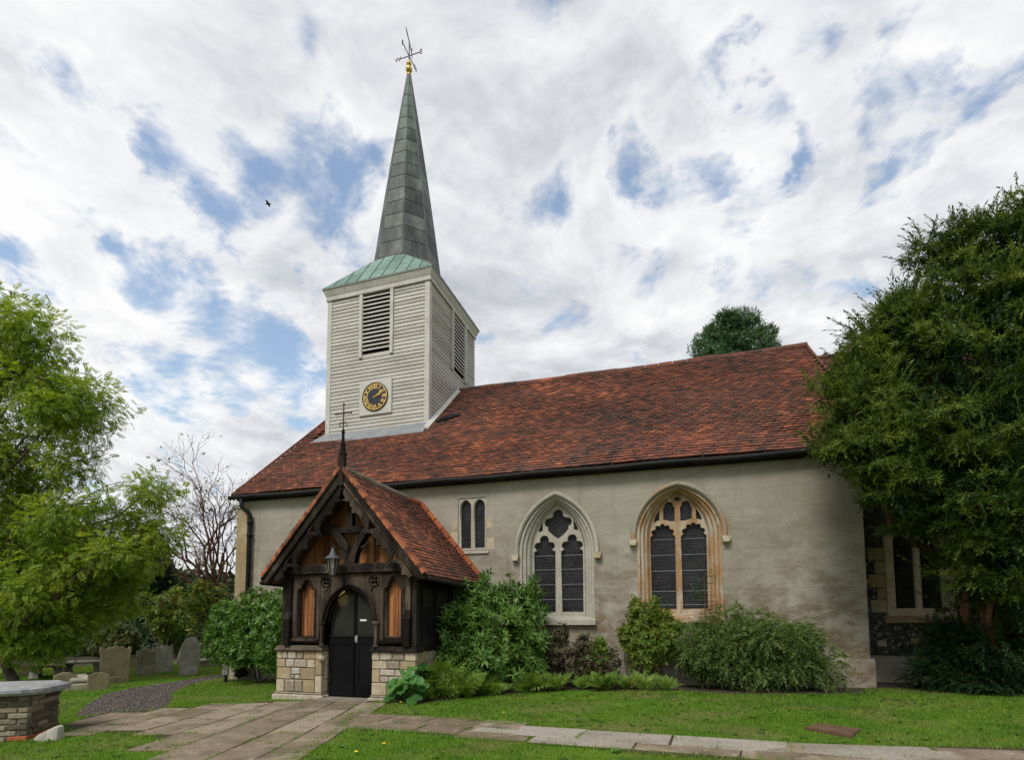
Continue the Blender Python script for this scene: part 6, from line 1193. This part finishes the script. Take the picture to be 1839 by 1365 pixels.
n = 46; P_ = np.stack([np.full(n, 12.045), np.full(n, -.43), np.repeat(np.linspace(1.2, 2.34, n // 2), 2)], 1); a = RNG.uniform(0, 2 * pi, n); d_ = np.stack([np.cos(a), np.sin(a) * .5 - .3, np.full(n, .25)], 1)
foliage('needles', T_yew(7, .2), P_, d_, (.20, .28), 'blue_conifer', sp, 0, .1)
# ivy and weeds at the church corner, little weeds on the path edge
lum = dlump([((.50, -.22, .35), (.14, .12, .4)), ((.42, -.25, .12), (.2, .15, .15))]); bush('ivy_clump', 'dark ivy climbing the downpipe foot at the church corner', 'ivy', lum, 260, W5, (.04, .08), 'yew_dark', (.48, -.2, -.1), 2, keep=front_of_wall, r=.012)

# ================================================================== LAWN
def grass(n, box, hrange, name, label, zoff=0.0, keepf=None, w=.0055):
    x = RNG.uniform(box[0], box[1], n); y = RNG.uniform(box[2], box[3], n)
    bad = inside(BED, x, y - .05) | inside(COVER, x, y)
    jx, jy = x + RNG.normal(size=n) * .035, y + RNG.normal(size=n) * .035
    bad |= inside(GRAVEL, jx, jy)
    bad |= inside(PATH, jx, jy) | inside(BRANCH, jx, jy)
    bad |= (y > -.12) & (x > -.1) | ((x > 3.75) & (x < 7.0) & (y > -3.2))
    d = (x - CAM.x) * FWD.x + (y - CAM.y) * FWD.y; s = (x - CAM.x) * RIGHT.x + (y - CAM.y) * RIGHT.y
    bad |= (d < 3.5) | (np.abs(s) > d * 1.02 + .6)
    dens = np.clip((7.5 / np.maximum(d, 1)) ** 1.6, .12, 1); bad |= RNG.uniform(size=n) > dens
    pn = np.sin(x * 1.7 + 2 * np.sin(y * 1.1)) * np.sin(y * 1.9 + 1.5 * np.sin(x * .8)); hs_ = 1 + .35 * pn
    kx = ~bad; x = x[kx]; y = y[kx]; d = d[kx]; hs_ = hs_[kx]; n = len(x)
    h = RNG.uniform(*hrange, n) * hs_; a = RNG.uniform(0, 2 * pi, n); ww = w * np.clip(d / 7, 1, 2.6) * RNG.uniform(.7, 1.3, n); le = RNG.normal(size=(n, 2)) * .55
    z = gz(x, y) - .004; V = np.empty((n, 3, 3)); V[:, 0] = np.stack([x + np.cos(a) * ww, y + np.sin(a) * ww, z], 1); V[:, 1] = np.stack([x - np.cos(a) * ww, y - np.sin(a) * ww, z], 1); V[:, 2] = np.stack([x + le[:, 0] * h, y + le[:, 1] * h, z + h], 1)
    o = tri_mesh(name, V.reshape(-1, 3), np.arange(n * 3).reshape(-1, 3), 'grass'); tag(o, label, 'grass'); o['kind'] = 'stuff'; return n
grass(900000, (-9, 19, -9.2, 3.5), (.018, .045), 'lawn_grass', 'short mown green grass of the churchyard lawn')
# tufts in the joints of the flags and along the edges
pts = []
for fl in FLAGS:
    for i in range(4):
        if random.random() < .6:
            a, c = np.array(fl[i]), np.array(fl[(i + 1) % 4]); k0 = random.random() * .6
            for t in np.arange(k0, min(1, k0 + random.uniform(.15, .6)), .012): pts.append(a + (c - a) * t + RNG.normal(size=2) * .007)
for poly in (PATH, BRANCH):
    for i in range(len(poly)):
        a, c = np.array(poly[i]), np.array(poly[(i + 1) % len(poly)]); n = int(np.linalg.norm(c - a) / .005)
        for t in RNG.uniform(0, 1, n): pts.append(a + (c - a) * t + RNG.normal(size=2) * .05)
pts = np.array(pts); pts = pts[~((pts[:, 0] > 4.7) & (pts[:, 0] < 6.15) & (pts[:, 1] > -3.45))]; n = len(pts); h = RNG.uniform(.025, .05, n); a = RNG.uniform(0, 2 * pi, n); z = gz(pts[:, 0], pts[:, 1]); V = np.empty((n, 3, 3)); le = RNG.normal(size=(n, 2)) * .5
V[:, 0] = np.stack([pts[:, 0] + np.cos(a) * .006, pts[:, 1] + np.sin(a) * .006, z], 1); V[:, 1] = np.stack([pts[:, 0] - np.cos(a) * .006, pts[:, 1] - np.sin(a) * .006, z], 1); V[:, 2] = np.stack([pts[:, 0] + le[:, 0] * h, pts[:, 1] + le[:, 1] * h, z + h], 1)
o = tri_mesh('joint_grass', V.reshape(-1, 3), np.arange(n * 3).reshape(-1, 3), 'grass'); tag(o, 'thin grass and moss growing in the joints of the flagstones', 'grass'); o['kind'] = 'stuff'
n = 900; x = RNG.uniform(3, 18, n); y = RNG.uniform(-8, -1.0, n); bad = inside(PATH, x, y) | inside(BRANCH, x, y) | inside(BED, x, y) | inside(COVER, x, y) | ((x < 7.0) & (y > -3.4)); x = x[~bad]; y = y[~bad]; n = len(x)
wt = T_join([(T_whorl(6, 1, .55, .25), np.array(Matrix.Rotation(-pi / 2, 4, 'Y')))]); R_ = np.array([np.array(Matrix.Rotation(random.uniform(0, 6.3), 3, 'Z')) * random.uniform(.03, .075) for _ in range(n)]); V, T = scatter(wt[0], wt[1], R_, np.stack([x, y, gz(x, y) + .012], 1))
o = tri_mesh('lawn_weeds', V, T, 'small_leaf'); tag(o, 'small clover and daisy rosettes among the lawn grass', 'weeds'); o['kind'] = 'stuff'
# fallen leaves and dandelions
n = 320; x = RNG.uniform(2, 18, n); y = RNG.uniform(-8, -1.2, n); V, T = scatter(*T_leaf(1, .6, .1), frames(RNG.normal(size=(n, 3)) * (1, 1, .2), np.tile((0, 0, 1.0), (n, 1)), RNG.uniform(.025, .05, n)), np.stack([x, y, gz(x, y) + .035], 1))
o = tri_mesh('fallen_leaves', V, T, 'chestnut'); tag(o, 'scattered small yellow fallen leaves on the lawn', 'leaves'); o['kind'] = 'stuff'
for px, py in [(690, 1341), (720, 1265), (905, 1284), (1091, 1257), (640, 1356), (1602, 1268)]:
    p = at(px, py, 'z', .04); m = MB(); m.lathe((p.x, p.y, p.z + .02), [(.004, 0), (.022, .012), (.018, .02)], 8); m.build('flower_head', 'petal'); f = bpy.context.scene.collection.objects[-1]; tag(f, {690: 'yellow dandelion in the grass between the two flagstone paths', 720: 'yellow dandelion just before the big round leaves', 905: 'yellow dandelion in the lawn before the pale window', 1091: 'yellow dandelion near the low ferns', 640: 'yellow dandelion at the main path edge', 1602: 'yellow dandelion in the lawn before the flint wall'}[px], 'flower', 'dandelions in the lawn')

# ================================================================== BIRD
bp_ = CAM + ray(481, 366) * 34; bird = thing('bird', 'small dark bird flying against the clouds', 'bird', bp_)
m = MB(); m.tube([(-.16, 0, 0), (-.10, 0, .01), (0, 0, .0), (.10, 0, .0), (.17, 0, .02), (.21, 0, .02)], [.01, .03, .05, .045, .03, .005], 8); m.build('body', 'iron', bird, Matrix.Translation(bp_) @ Matrix.Rotation(.3, 4, 'Z'), True)
for s in (-1, 1): m = MB(); m.loft([[(.09, s * .03, .01), (-.05, s * .03, .0)], [(.08, s * .16, .07), (-.05, s * .14, .06)], [(-.01, s * .30, .04), (-.05, s * .28, .04)]]); m.build('wing', 'iron', bird, Matrix.Translation(bp_) @ Matrix.Rotation(.3, 4, 'Z'))
bpy.context.view_layer.update()
